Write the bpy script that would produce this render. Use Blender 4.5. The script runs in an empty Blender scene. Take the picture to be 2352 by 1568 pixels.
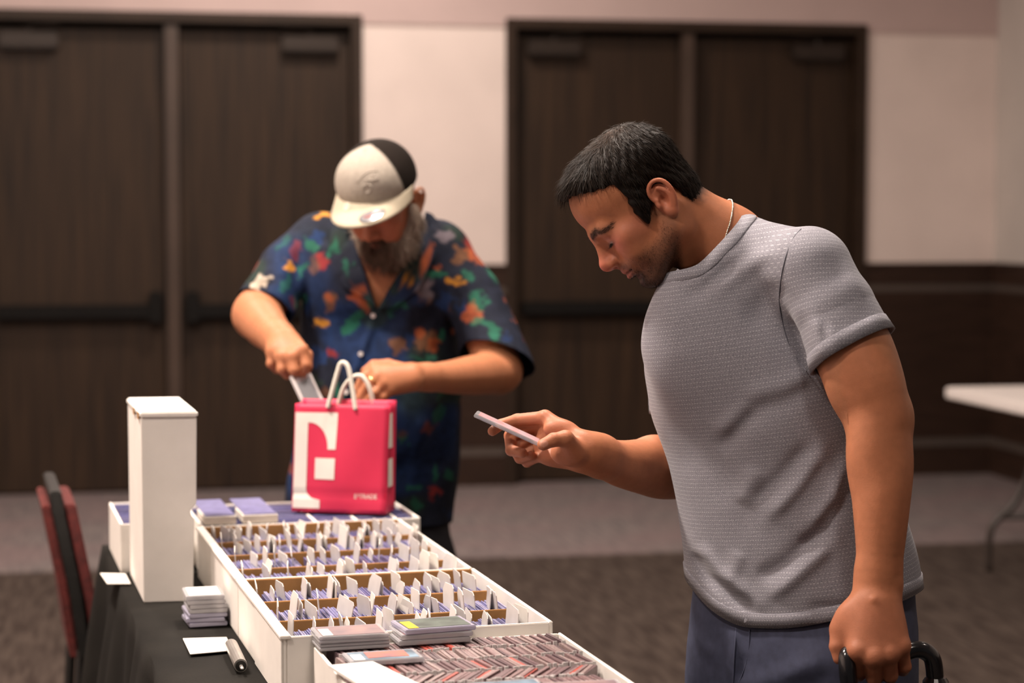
import bpy, bmesh, math, random
import numpy as np
from mathutils import Matrix, Vector

random.seed(7)
RNG = np.random.default_rng(11)
SC = bpy.context.scene
COL = SC.collection

# ------------------------------------------------------------------ camera
LENS, CAM_H = 70.0, 1.445
FPX = LENS / 36.0 * 2352.0
PITCH = math.atan((784 - 505) / FPX)
cam_d = bpy.data.cameras.new('camera')
cam_d.lens, cam_d.sensor_width = LENS, 36.0
cam_d.clip_start = 0.05
cam_d.dof.use_dof = True
cam_d.dof.focus_distance = 3.06
cam_d.dof.aperture_fstop = 3.1
cam = bpy.data.objects.new('camera', cam_d)
cam.location = (0, 0, CAM_H)
cam.rotation_euler = (math.pi / 2 - PITCH, 0, 0)
COL.objects.link(cam)
SC.camera = cam

# ------------------------------------------------------------------ exposure, world, ceiling lamps
SC.view_settings.view_transform = 'Standard'
SC.view_settings.look = 'None'
SC.view_settings.gamma = 1.0
SC.view_settings.use_curve_mapping = False
SC.view_settings.exposure = 0.0
world = bpy.data.worlds.new('world')
SC.world = world
world.use_nodes = True
bg = world.node_tree.nodes['Background']
bg.inputs['Color'].default_value = (1.0, 0.88, 0.82, 1)
bg.inputs['Strength'].default_value = 0.06
LAMPS = [  # x, y, power: recessed round downlights of the ballroom ceiling
    (-1.7, 1.5, 85), (0.6, 0.9, 32), (-1.75, 3.6, 205), (0.2, 4.1, 118), (2.6, 3.6, 12),
    (-2.0, 6.8, 45), (-0.4, 7.0, 36), (2.6, 6.6, 5), (-0.7, 9.1, 78), (-2.8, 9.0, 8)]
CEIL = 4.0
LAMP_COL = (1.0, 0.86, 0.755)

# ------------------------------------------------------------------ picture-to-place helpers
_F = np.array([0, math.cos(PITCH), -math.sin(PITCH)])
_U = np.array([0, math.sin(PITCH), math.cos(PITCH)])
def _ray(px, py):
    return _F + np.array([1.0, 0, 0]) * (px - 1176) / FPX + _U * (784 - py) / FPX
def P(px, py, Y):
    d = _ray(px, py)
    return np.array([0, 0, CAM_H]) + d * (Y / d[1])
def PZ(px, py, z):
    d = _ray(px, py)
    return np.array([0, 0, CAM_H]) + d * ((z - CAM_H) / d[2])

def srgb(r, g, b):
    f = lambda c: (c / 12.92 if c <= 0.04045 else ((c + 0.055) / 1.055) ** 2.4)
    return (f(r / 255), f(g / 255), f(b / 255))

# ------------------------------------------------------------------ materials
def mat(name, color=(0.5, 0.5, 0.5), rough=0.6, metal=0.0, var=0.12, scale=30.0, stretch=(1, 1, 1),
        bump=0.0, bscale=None, attr=None, sss=0.0, trans=0.0, ior=1.45, spec=0.5, sheen=0.0, coat=0.0,
        color2=None, detail=4.0, alpha=1.0, coords='Object'):
    m = bpy.data.materials.new(name)
    m.use_nodes = True
    nt = m.node_tree
    N, L = nt.nodes, nt.links
    b = N['Principled BSDF']
    b.inputs['Roughness'].default_value = rough
    b.inputs['Metallic'].default_value = metal
    b.inputs['Specular IOR Level'].default_value = spec
    b.inputs['IOR'].default_value = ior
    b.inputs['Transmission Weight'].default_value = trans
    b.inputs['Alpha'].default_value = alpha
    b.inputs['Sheen Weight'].default_value = sheen
    b.inputs['Coat Weight'].default_value = coat
    if sss:
        b.inputs['Subsurface Weight'].default_value = sss
        b.inputs['Subsurface Radius'].default_value = (1.0, 0.35, 0.18)
        b.inputs['Subsurface Scale'].default_value = 0.012
    tc = N.new('ShaderNodeTexCoord')
    mp = N.new('ShaderNodeMapping')
    mp.inputs['Scale'].default_value = stretch
    L.new(tc.outputs[coords], mp.inputs['Vector'])
    nz = N.new('ShaderNodeTexNoise')
    nz.inputs['Scale'].default_value = scale
    nz.inputs['Detail'].default_value = detail
    L.new(mp.outputs['Vector'], nz.inputs['Vector'])
    mix = N.new('ShaderNodeMix')
    mix.data_type = 'RGBA'
    c2 = color2 if color2 else tuple(c * (1 - 2 * var) for c in color)
    c1 = color if color2 else tuple(min(1, c * (1 + var)) for c in color)
    ramp = N.new('ShaderNodeMapRange')
    ramp.inputs['From Min'].default_value = 0.3
    ramp.inputs['From Max'].default_value = 0.7
    L.new(nz.outputs['Fac'], ramp.inputs['Value'])
    L.new(ramp.outputs['Result'], mix.inputs['Factor'])
    if attr:
        at = N.new('ShaderNodeAttribute')
        at.attribute_name = attr
        mul = N.new('ShaderNodeMix')
        mul.data_type = 'RGBA'
        mul.blend_type = 'MULTIPLY'
        mul.inputs['Factor'].default_value = 1.0
        mix.inputs['A'].default_value = (1 - 2 * var, 1 - 2 * var, 1 - 2 * var, 1)
        mix.inputs['B'].default_value = (1, 1, 1, 1)
        L.new(at.outputs['Color'], mul.inputs['A'])
        L.new(mix.outputs['Result'], mul.inputs['B'])
        L.new(mul.outputs['Result'], b.inputs['Base Color'])
    else:
        mix.inputs['A'].default_value = (*c2, 1)
        mix.inputs['B'].default_value = (*c1, 1)
        L.new(mix.outputs['Result'], b.inputs['Base Color'])
    if bump:
        nb = nz
        if bscale:
            nb = N.new('ShaderNodeTexNoise')
            nb.inputs['Scale'].default_value = bscale
            nb.inputs['Detail'].default_value = 3
            L.new(mp.outputs['Vector'], nb.inputs['Vector'])
        bp = N.new('ShaderNodeBump')
        bp.inputs['Strength'].default_value = bump
        bp.inputs['Distance'].default_value = 0.002
        L.new(nb.outputs['Fac'], bp.inputs['Height'])
        L.new(bp.outputs['Normal'], b.inputs['Normal'])
    return m

# ------------------------------------------------------------------ object helpers
def tag(o, label=None, cat=None, group=None, kind=None):
    if label: o['label'] = label
    if cat: o['category'] = cat
    if group: o['group'] = group
    if kind: o['kind'] = kind
    return o

def empty(name, loc, rotz=0.0, label=None, cat=None, group=None):
    o = bpy.data.objects.new(name, None)
    o.empty_display_size = 0.1
    o.location = loc
    o.rotation_euler = (0, 0, rotz)
    COL.objects.link(o)
    return tag(o, label, cat, group)

def attach(o, parent):
    """parent o, keeping its place (built in world coordinates, parents only moved and turned about z)"""
    o.parent = parent
    M = Matrix.Identity(4)
    p = parent
    while p is not None:
        own = Matrix.LocRotScale(p.location, p.rotation_euler, None)
        M = own @ M if p.parent is None else p.matrix_parent_inverse @ own @ M
        p = p.parent
    o.matrix_parent_inverse = M.inverted()
    return o

def mesh_data(name, verts, faces, mats, smooth=False, midx=None):
    me = bpy.data.meshes.new(name)
    me.from_pydata([tuple(map(float, v)) for v in verts], [], [tuple(map(int, f)) for f in faces])
    for m in (mats if isinstance(mats, (list, tuple)) else [mats]):
        me.materials.append(m)
    if midx is not None:
        me.polygons.foreach_set('material_index', np.asarray(midx, dtype=np.int32))
    if smooth:
        me.polygons.foreach_set('use_smooth', np.ones(len(me.polygons), dtype=bool))
    me.update()
    return me

def obj(name, me, parent=None, kind=None):
    o = bpy.data.objects.new(name, me)
    COL.objects.link(o)
    if parent is not None:
        attach(o, parent)
    if kind:
        o['kind'] = kind
    return o

class MB:
    """collects boxes / prisms / tubes into one mesh"""
    def __init__(self):
        self.v, self.f, self.mi, self.n = [], [], [], 0
    def add(self, verts, faces, mi=0):
        self.v.extend([np.asarray(q, float) for q in verts])
        self.f.extend([tuple(i + self.n for i in f) for f in faces])
        self.mi.extend([mi] * len(faces))
        self.n += len(verts)
        return self
    def hexa(self, c8, mi=0):  # bottom 4 (ccw) + top 4
        return self.add(c8, [(3, 2, 1, 0), (4, 5, 6, 7), (0, 1, 5, 4), (1, 2, 6, 5), (2, 3, 7, 6), (3, 0, 4, 7)], mi)
    def box(self, lo, hi, mi=0, fr=None):
        (x0, y0, z0), (x1, y1, z1) = lo, hi
        c = [(x0, y0, z0), (x1, y0, z0), (x1, y1, z0), (x0, y1, z0), (x0, y0, z1), (x1, y0, z1), (x1, y1, z1), (x0, y1, z1)]
        if fr: c = [fr(*q) for q in c]
        return self.hexa(c, mi)
    def prism(self, poly, a, b, fr, mi=0):
        """poly (u,w) list extruded between a and b; fr(u, v, w) -> world"""
        n = len(poly)
        vs = [fr(u, a, w) for u, w in poly] + [fr(u, b, w) for u, w in poly]
        fs = [tuple(range(n)), tuple(range(2 * n - 1, n - 1, -1))]
        fs += [((i + 1) % n, i, n + i, n + (i + 1) % n) for i in range(n)]
        return self.add(vs, fs, mi)
    def tube(self, pts, r, seg=10, mi=0, cap=True, flat=None):
        pts = [np.asarray(p, float) for p in pts]
        rs = r if isinstance(r, (list, tuple, np.ndarray)) else [r] * len(pts)
        ref = np.array([0, 0, 1.0])
        t0 = pts[1] - pts[0]
        if abs(t0[2]) > 0.9 * np.linalg.norm(t0): ref = np.array([0, 1.0, 0])
        vs = []
        nrm = None
        for i, p in enumerate(pts):
            t = pts[min(i + 1, len(pts) - 1)] - pts[max(i - 1, 0)]
            t = t / (np.linalg.norm(t) + 1e-9)
            nrm = (ref - t * ref.dot(t)) if nrm is None else (nrm - t * nrm.dot(t))
            nrm = nrm / (np.linalg.norm(nrm) + 1e-9)
            bn = np.cross(t, nrm)
            for k in range(seg):
                a = 2 * math.pi * k / seg
                vs.append(p + rs[i] * (math.cos(a) * nrm * (flat or 1.0) + math.sin(a) * bn))
        fs = []
        for i in range(len(pts) - 1):
            for k in range(seg):
                a, b = i * seg + k, i * seg + (k + 1) % seg
                fs.append((a, a + seg, b + seg, b))
        if cap:
            fs.append(tuple(range(seg)))
            fs.append(tuple(range(len(vs) - 1, len(vs) - 1 - seg, -1)))
        return self.add(vs, fs, mi)
    def build(self, name, mats, parent=None, smooth=False, bevel=0.0, kind=None):
        me = mesh_data(name, self.v, self.f, mats, smooth, self.mi)
        if bevel:
            bm = bmesh.new(); bm.from_mesh(me)
            bmesh.ops.recalc_face_normals(bm, faces=bm.faces)
            bmesh.ops.bevel(bm, geom=list(bm.edges), offset=bevel, segments=2, affect='EDGES', clamp_overlap=True)
            bm.to_mesh(me); bm.free()
        else:
            bm = bmesh.new(); bm.from_mesh(me)
            bmesh.ops.recalc_face_normals(bm, faces=bm.faces)
            bm.to_mesh(me); bm.free()
        return obj(name, me, parent, kind)

def smooth_path(pts, n=8, closed=False):
    pts = [np.asarray(p, float) for p in pts]
    out = []
    m = len(pts)
    rng = range(m if closed else m - 1)
    for i in rng:
        p0 = pts[(i - 1) % m] if (closed or i > 0) else pts[0]
        p1, p2 = pts[i], pts[(i + 1) % m]
        p3 = pts[(i + 2) % m] if (closed or i + 2 < m) else pts[-1]
        for k in range(n):
            t = k / n
            out.append(0.5 * ((2 * p1) + (-p0 + p2) * t + (2 * p0 - 5 * p1 + 4 * p2 - p3) * t * t + (-p0 + 3 * p1 - 3 * p2 + p3) * t ** 3))
    if not closed: out.append(pts[-1])
    return out
# ================================================================== THE ROOM
ROOM_A = math.radians(10.5)
W2 = np.array([math.cos(ROOM_A), math.sin(ROOM_A), 0])      # along the far wall, to the right
W1 = np.array([-math.sin(ROOM_A), math.cos(ROOM_A), 0])     # into the far wall
WO = np.array([0, 10.82, 0.0])                              # a point on the far wall
def WF(u, v, z):                                            # u along wall, v out into the room, z up
    return WO + W2 * u - W1 * v + np.array([0, 0, z])
def wall_u(px, z_guess=1.0):
    """u coordinate of the far wall seen at image column px"""
    d = _ray(px, 600)
    # (d*t) . W1 = WO . W1
    t = WO.dot(W1) / d.dot(W1)
    return float((d * t - WO).dot(W2))
U_CORNER = wall_u(2283)

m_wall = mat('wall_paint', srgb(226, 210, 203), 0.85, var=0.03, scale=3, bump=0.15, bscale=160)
m_wall_hi = mat('wall_band_darker', srgb(192, 170, 166), 0.85, var=0.03, scale=3)  # upper wall band, a darker tone than the wall below
m_wains = mat('wainscot_laminate', srgb(50, 34, 26), 0.5, var=0.15, scale=4, stretch=(1, 1, 6), spec=0.3)
m_strip = mat('brushed_metal_strip', srgb(98, 88, 82), 0.5, metal=0.5, var=0.05)
m_frame = mat('door_frame_dark', srgb(48, 35, 26), 0.5, var=0.1, scale=6, spec=0.3)
m_ceil = mat('ceiling_paint', srgb(200, 190, 184), 0.9, var=0.03)
m_black = mat('black_metal', (0.012, 0.011, 0.01), 0.45, var=0.1)
m_closer = mat('dark_bronze', srgb(48, 38, 32), 0.45, metal=0.3, var=0.1)
m_bar = mat('push_bar_black', (0.007, 0.006, 0.0055), 0.6, var=0.1, spec=0.15)
m_seam = mat('joint_shadow_gap', (0.006, 0.005, 0.004), 0.9, var=0.05)

def door_wood():
    m = mat('dark_wood_veneer', srgb(60, 43, 29), 0.55, scale=7.0, stretch=(9, 9, 0.25), color2=srgb(31, 21, 15), detail=5, spec=0.3)
    return m
m_door = door_wood()

def carpet():
    m = bpy.data.materials.new('patterned_carpet'); m.use_nodes = True
    nt = m.node_tree; N, L = nt.nodes, nt.links
    b = N['Principled BSDF']; b.inputs['Roughness'].default_value = 0.95
    b.inputs['Specular IOR Level'].default_value = 0.1
    tc = N.new('ShaderNodeTexCoord')
    mp = N.new('ShaderNodeMapping')
    mp.inputs['Rotation'].default_value = (0, 0, -ROOM_A)
    L.new(tc.outputs['Object'], mp.inputs['Vector'])
    sep = N.new('ShaderNodeSeparateXYZ'); L.new(mp.outputs['Vector'], sep.inputs['Vector'])
    # fine streaks woven along the length of the room
    st = N.new('ShaderNodeMapping'); st.inputs['Scale'].default_value = (48, 4.5, 1)
    L.new(mp.outputs['Vector'], st.inputs['Vector'])
    nz = N.new('ShaderNodeTexNoise'); nz.inputs['Scale'].default_value = 1.0; nz.inputs['Detail'].default_value = 5
    L.new(st.outputs['Vector'], nz.inputs['Vector'])
    cl = N.new('ShaderNodeTexNoise'); cl.inputs['Scale'].default_value = 2.1
    L.new(mp.outputs['Vector'], cl.inputs['Vector'])
    def rgbmix(a, bb, fac_sock):
        x = N.new('ShaderNodeMix'); x.data_type = 'RGBA'
        x.inputs['A'].default_value = (*a, 1); x.inputs['B'].default_value = (*bb, 1)
        L.new(fac_sock, x.inputs['Factor']); return x
    r = N.new('ShaderNodeMapRange'); r.inputs['From Min'].default_value = 0.38; r.inputs['From Max'].default_value = 0.62
    L.new(nz.outputs['Fac'], r.inputs['Value'])
    dark = rgbmix(srgb(54, 45, 41), srgb(76, 66, 60), r.outputs['Result'])
    light = rgbmix(srgb(98, 92, 92), srgb(122, 112, 110), r.outputs['Result'])
    r2 = N.new('ShaderNodeMapRange'); r2.inputs['From Min'].default_value = 0.35; r2.inputs['From Max'].default_value = 0.65
    L.new(cl.outputs['Fac'], r2.inputs['Value'])
    warm = N.new('ShaderNodeMix'); warm.data_type = 'RGBA'; warm.inputs['B'].default_value = (*srgb(120, 102, 102), 1)
    L.new(r2.outputs['Result'], warm.inputs['Factor'])
    wm = N.new('ShaderNodeMath'); wm.operation = 'MULTIPLY'; wm.inputs[1].default_value = 0.6
    L.new(r2.outputs['Result'], wm.inputs[0]); L.new(wm.outputs[0], warm.inputs['Factor'])
    L.new(light.outputs['Result'], warm.inputs['A'])
    bd = N.new('ShaderNodeMapRange')        # border band along the wall
    yb = 8.34
    bd.inputs['From Min'].default_value = yb - 0.03; bd.inputs['From Max'].default_value = yb + 0.03
    L.new(sep.outputs['Y'], bd.inputs['Value'])
    fin = N.new('ShaderNodeMix'); fin.data_type = 'RGBA'
    L.new(bd.outputs['Result'], fin.inputs['Factor'])
    L.new(dark.outputs['Result'], fin.inputs['A']); L.new(warm.outputs['Result'], fin.inputs['B'])
    L.new(fin.outputs['Result'], b.inputs['Base Color'])
    bp = N.new('ShaderNodeBump'); bp.inputs['Strength'].default_value = 0.4; bp.inputs['Distance'].default_value = 0.004
    fn = N.new('ShaderNodeTexNoise'); fn.inputs['Scale'].default_value = 220
    L.new(mp.outputs['Vector'], fn.inputs['Vector'])
    L.new(fn.outputs['Fac'], bp.inputs['Height']); L.new(bp.outputs['Normal'], b.inputs['Normal'])
    return m

# floor
U0, V1 = -5.2, 12.5
mb = MB(); mb.box((U0, -0.3, -0.1), (U_CORNER + 0.2, V1, 0.0), fr=lambda u, v, z: WF(u, v, z))
mb.build('floor', carpet(), kind='structure')
# ceiling
mb = MB(); mb.box((U0, -0.2, CEIL), (U_CORNER + 0.2, V1, CEIL + 0.1), fr=lambda u, v, z: WF(u, v, z))
mb.build('ceiling', m_ceil, kind='structure')

# far wall: openings of the two double doors, read off the image columns
DOOR_TOP = 2.53
D1 = (wall_u(-52), wall_u(834))
D2 = (wall_u(1161), wall_u(1985))
BAND_Z = 2.485
def wall_piece(mb, u0, u1, z0, z1, v0=-0.15, v1=0.0, mi=0):
    mb.box((u0, v0, z0), (u1, v1, z1), mi=mi, fr=lambda u, v, z: WF(u, v, z))
mb = MB()
for u0, u1 in ((U0, D1[0]), (D1[1], D2[0]), (D2[1], U_CORNER)):
    wall_piece(mb, u0, u1, 0, BAND_Z)
wall_far = mb.build('wall_far', m_wall, kind='structure')
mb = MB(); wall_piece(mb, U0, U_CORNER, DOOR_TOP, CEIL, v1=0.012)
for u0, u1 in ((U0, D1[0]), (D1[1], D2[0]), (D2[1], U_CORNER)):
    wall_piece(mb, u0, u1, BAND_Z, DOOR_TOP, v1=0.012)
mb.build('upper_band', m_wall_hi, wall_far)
# right wall, coming towards the viewer from the corner
wall_right = None
mb = MB(); mb.box((U_CORNER, -0.15, 0), (U_CORNER + 0.15, V1, CEIL), fr=lambda u, v, z: WF(u, v, z))
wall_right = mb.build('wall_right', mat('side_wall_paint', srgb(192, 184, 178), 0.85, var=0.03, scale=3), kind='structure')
mb = MB(); mb.box((U0 - 0.15, -0.15, 0), (U0, V1, CEIL), fr=lambda u, v, z: WF(u, v, z))
mb.build('wall_left', m_wall, kind='structure')

# wainscot with two inlaid metal strips: panels on the far wall and the right wall
WZ = 1.185
STRIPS = ((1.045, 1.083), (0.165, 0.212))
def wainscot(u0, u1, parent, right=False):
    fr = (lambda u, v, z: WF(u, v, z)) if not right else (lambda u, v, z: WF(U_CORNER - v, u, z))
    z0 = 0.0
    for a, b in sorted(STRIPS):
        mb = MB(); mb.box((u0, 0, z0), (u1, 0.02, a), fr=fr); mb.build('wainscot_panel', m_wains, parent)
        mb = MB(); mb.box((u0, 0, a), (u1, 0.016, b), fr=fr); mb.build('metal_strip', m_strip, parent)
        z0 = b
    mb = MB(); mb.box((u0, 0, z0), (u1, 0.02, WZ), fr=fr); mb.build('wainscot_panel', m_wains, parent)
    mb = MB(); mb.box((u0, 0, WZ), (u1, 0.03, WZ + 0.02), fr=fr); mb.build('cap_rail', m_wains, parent)
for i, (u0, u1) in enumerate(((D1[1], D2[0]), (D2[1], U_CORNER), (U0, D1[0]))):
    wainscot(u0, u1, wall_far)
wainscot(0.0, V1 - 0.5, wall_right, right=True)

# double doors: frame, mullion, two leaves, closers and push bars
def double_door(idx, u0, u1):
    fr = lambda u, v, z: WF(u, v, z)
    J = 0.058
    mb = MB(); wall_piece(mb, u0, u1, 0, DOOR_TOP, v0=-0.16, v1=-0.12)
    root = mb.build('door_%d' % idx, m_seam, kind='structure')
    for a, b in ((u0, u0 + J), (u1 - J, u1)):
        mb = MB(); wall_piece(mb, a, b, 0, DOOR_TOP, v0=-0.12, v1=0.03); mb.build('door_jamb', m_frame, root, bevel=0.006)
    mb = MB(); wall_piece(mb, u0 + J, u1 - J, DOOR_TOP - J, DOOR_TOP, v0=-0.12, v1=0.03); mb.build('door_head', m_frame, root, bevel=0.006)
    uc = 0.5 * (u0 + u1)
    mb = MB(); wall_piece(mb, uc - 0.036, uc + 0.036, 0, DOOR_TOP - J, v0=-0.12, v1=0.0)
    mb.build('mullion', mat('mullion_bronze_%d' % idx, srgb(72, 58, 50), 0.4, var=0.08, scale=5, spec=0.4), root, bevel=0.008)
    for k, (a, b) in enumerate(((u0 + J + 0.006, uc - 0.042), (uc + 0.042, u1 - J - 0.006))):
        mb = MB(); wall_piece(mb, a, b, 0.012, DOOR_TOP - J - 0.03, v0=-0.115, v1=-0.07)
        leaf = mb.build('door_leaf', m_door, root, bevel=0.003)
        # closer box near the hinge side at the top
        h = a + 0.06 if k == 0 else b - 0.06
        c0, c1 = (h, h + 0.3) if k == 0 else (h - 0.3, h)
        mb = MB(); mb.box((c0, -0.072, DOOR_TOP - 0.2), (c1, 0.005, DOOR_TOP - 0.115), fr=fr)
        cl = mb.build('door_closer', m_closer, leaf, bevel=0.012)
        mb = MB(); mb.tube([WF(0.5 * (c0 + c1), -0.03, DOOR_TOP - 0.112), WF(0.5 * (c0 + c1), -0.03, DOOR_TOP - 0.09)], 0.014)
        mb.tube([WF(0.5 * (c0 + c1), -0.03, DOOR_TOP - 0.09), WF(c1 if k == 0 else c0, -0.01, DOOR_TOP - 0.078)], 0.008)
        mb.build('closer_arm', m_closer, leaf)
        # push bar
        mb = MB(); mb.box((a + 0.03, -0.07, 0.925), (b - 0.03, 0.015, 1.0), fr=fr)
        mb.build('push_bar', m_bar, leaf, bevel=0.01)
        e = b - 0.09 if k == 0 else a + 0.02
        mb = MB(); mb.box((e, -0.07, 0.9), (e + 0.07, 0.03, 1.07), fr=fr)
        mb.build('latch_case', m_bar, leaf, bevel=0.012)
    return root
double_door(1, *D1)
double_door(2, *D2)

# recessed downlights
m_lens = bpy.data.materials.new('lamp_lens'); m_lens.use_nodes = True
_b = m_lens.node_tree.nodes['Principled BSDF']
_b.inputs['Emission Color'].default_value = (*LAMP_COL, 1); _b.inputs['Emission Strength'].default_value = 3.0
m_trimring = mat('lamp_trim_white', (0.7, 0.68, 0.65), 0.5)
ORD = ['first', 'second', 'third', 'fourth', 'fifth', 'sixth', 'seventh', 'eighth', 'ninth', 'tenth']
_o = sorted(range(len(LAMPS)), key=lambda i: LAMPS[i][0] ** 2 + LAMPS[i][1] ** 2)
rank = {i: k for k, i in enumerate(_o)}
for i, (x, y, pw) in enumerate(LAMPS):
    r = empty('ceiling_downlight', (x, y, CEIL), label='round recessed ceiling downlight, %s nearest the camera' % ORD[rank[i]], cat='ceiling lamp', group='downlights in the ceiling')
    mb = MB(); mb.tube([(x, y, CEIL - 0.012), (x, y, CEIL - 0.001)], 0.2, 28); mb.build('trim_ring', m_trimring, r)
    mb = MB(); mb.tube([(x, y, CEIL - 0.018), (x, y, CEIL - 0.0125)], 0.17, 28); mb.build('lens', m_lens, r)
    ld = bpy.data.lights.new('downlight', 'AREA'); ld.shape = 'DISK'; ld.size = 0.45; ld.energy = pw; ld.color = LAMP_COL
    lo = bpy.data.objects.new('downlight_beam', ld); lo.location = (x, y, CEIL - 0.03); COL.objects.link(lo)

# ------------------------------------------------------------------ white folding table by the right wall
m_plastic_w = mat('white_table_plastic', (0.78, 0.72, 0.69), 0.5, var=0.03, scale=20)
m_leg = mat('grey_leg_enamel', srgb(54, 46, 42), 0.45, var=0.05)
tz = 0.74
k0 = PZ(2163, 888, tz)
uv0 = (k0 - WO)
tu, tv = float(uv0.dot(W2)), float(-uv0.dot(W1))
def TFr(u, v, z): return WF(tu + u, tv + v, z)
root = empty('folding_table', TFr(0.38, 0.9, 0), label='white plastic folding table with bent dark steel legs by the right wall', cat='table')
mb = MB()
L_, D_ = 1.83, 0.76
poly = []
for cx, cy, a0 in ((D_ - 0.05, L_ - 0.05, 0), (0.05, L_ - 0.05, 90), (0.05, 0.05, 180), (D_ - 0.05, 0.05, 270)):
    for k in range(5):
        a = math.radians(a0 + k * 22.5); poly.append((cx + 0.05 * math.cos(a), cy + 0.05 * math.sin(a)))
n = len(poly)
mb.add([TFr(x, y, tz - 0.045) for x, y in poly] + [TFr(x, y, tz) for x, y in poly],
       [tuple(range(n))[::-1], tuple(range(n, 2 * n))] + [(i, (i + 1) % n, n + (i + 1) % n, n + i) for i in range(n)])
mb.build('table_top', m_plastic_w, root, bevel=0.006)
for yy in (0.3, 1.5):
    for xx, sgn in ((0.12, 1), (0.64, -1)):
        xf = 0.1 if sgn == 1 else 0.66
        pts = smooth_path([TFr(xx + sgn * 0.16, yy, tz - 0.045), TFr(xx + sgn * 0.15, yy, tz - 0.28), TFr(xx + sgn * 0.08, yy, tz - 0.46), TFr(xf - sgn * 0.0, yy, 0.18), TFr(xf - sgn * 0.01, yy, 0.0)], 5)
        mb = MB(); mb.tube(pts, 0.0145, 10); mb.build('leg', m_leg, root, smooth=True)
    mb = MB(); mb.tube([TFr(0.13, yy, 0.225), TFr(0.63, yy, 0.225)], 0.0125, 10); mb.build('crossbar', m_leg, root, smooth=True)
# ================================================================== THE CARD TABLE
TA = math.radians(15.5)
E1 = np.array([-math.sin(TA), math.cos(TA), 0])     # along the table, away from the viewer
E2 = np.array([math.cos(TA), math.sin(TA), 0])      # across the table, to the right
def T(t, s, z):                                     # t across, s along, z up
    return E1 * s + E2 * t + np.array([0, 0, z])
def TS(p):
    return float(p.dot(E2)), float(p.dot(E1))
TZ = 0.74
T_L, T_R, S_N, S_F = 0.293, 0.915, 2.1, 4.36

m_cloth = mat('black_table_cloth', srgb(27, 25, 22), 0.9, var=0.2, scale=9, bump=0.2, bscale=400, spec=0.2)
m_ttop = mat('table_core', (0.4, 0.38, 0.36), 0.7)
root = empty('card_table', T(0.6, 3.2, 0), label='long folding table under the card boxes, covered by black cloth', cat='table')
mb = MB(); mb.box((T_L + 0.012, S_N, TZ - 0.045), (T_R - 0.012, S_F, TZ - 0.006), fr=T); mb.build('table_top', m_ttop, root, bevel=0.006)
for s in (S_N + 0.25, S_F - 0.25):
    for t in (T_L + 0.08, T_R - 0.08):
        mb = MB(); mb.tube([T(t, s, 0), T(t, s, TZ - 0.045)], 0.014); mb.build('leg', m_leg, root)
    mb = MB(); mb.tube([T(T_L + 0.08, s, 0.2), T(T_R - 0.08, s, 0.2)], 0.011); mb.build('crossbar', m_leg, root)

def table_cloth():
    ns = 150
    prof = []          # across: (t, z, outward amount for folds 0..1, side)
    for k in range(14): prof.append((0, -0.56 + 0.56 * k / 13.0, 1 - k / 13.0, -1))
    for k in range(1, 15): prof.append((k / 15.0, 0, 0, 0))
    for k in range(14): prof.append((1, -0.56 * k / 13.0, k / 13.0, 1))
    vs, fs = [], []
    for i in range(ns):
        s = S_N - 0.01 + (S_F - S_N + 0.02) * i / (ns - 1)
        for (a, dz, w, side) in prof:
            t = T_L + (T_R - T_L) * a
            if side:
                fold = 0.030 * math.sin(s * 15.0 + 1.3 * math.sin(s * 4.1)) + 0.014 * math.sin(s * 37 + side)
                out = (w ** 0.7) * (0.045 + fold) + 0.006 * w
                t += side * out
                z = TZ + dz * (1 + 0.02 * math.sin(s * 9))
                if dz > -0.03: t += side * 0.004
            else:
                fade = min(1, (a / 0.1), ((1 - a) / 0.1))
                z = TZ + 0.0015 * math.sin(s * 21 + 6 * a) * fade
                near_left = math.exp(-((a - 0.1) / 0.07) ** 2) * max(0, math.sin(s * 11 + 2 * math.sin(s * 5)))
                z += 0.0022 * near_left
            vs.append(T(t, s, z))
    m = len(prof)
    for i in range(ns - 1):
        for k in range(m - 1):
            fs.append((i * m + k, i * m + k + 1, (i + 1) * m + k + 1, (i + 1) * m + k))
    # drop at the far end
    base = len(vs)
    rows = 8
    for r in range(rows):
        w = r / (rows - 1)
        for k in range(15):
            a = k / 14.0
            vs.append(T(T_L + (T_R - T_L) * a, S_F + 0.01 + 0.03 * w * (1 + math.sin(a * 30)), TZ - 0.56 * w))
    for r in range(rows - 1):
        for k in range(14):
            q = base + r * 15 + k
            fs.append((q, q + 1, q + 16, q + 15))
    me = mesh_data('table_cloth', vs, fs, m_cloth, True)
    o = obj('table_cloth', me)
    md = o.modifiers.new('thickness', 'SOLIDIFY'); md.thickness = 0.0015; md.offset = 1
    tag(o, 'black fabric cloth draped in folds over the long card table', 'tablecloth')
    return o
table_cloth()
CZ = TZ + 0.0035           # what stands on the cloth

# ------------------------------------------------------------------ white card boxes
m_card_w = mat('white_cardboard', (0.84, 0.80, 0.75), 0.75, var=0.03, scale=14, bump=0.08, bscale=90)
m_card_b = mat('brown_cardboard', srgb(176, 130, 78), 0.8, var=0.1, scale=30)
m_card_in = mat('white_cardboard_inside', (0.72, 0.68, 0.62), 0.8, var=0.04, scale=20)

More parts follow.
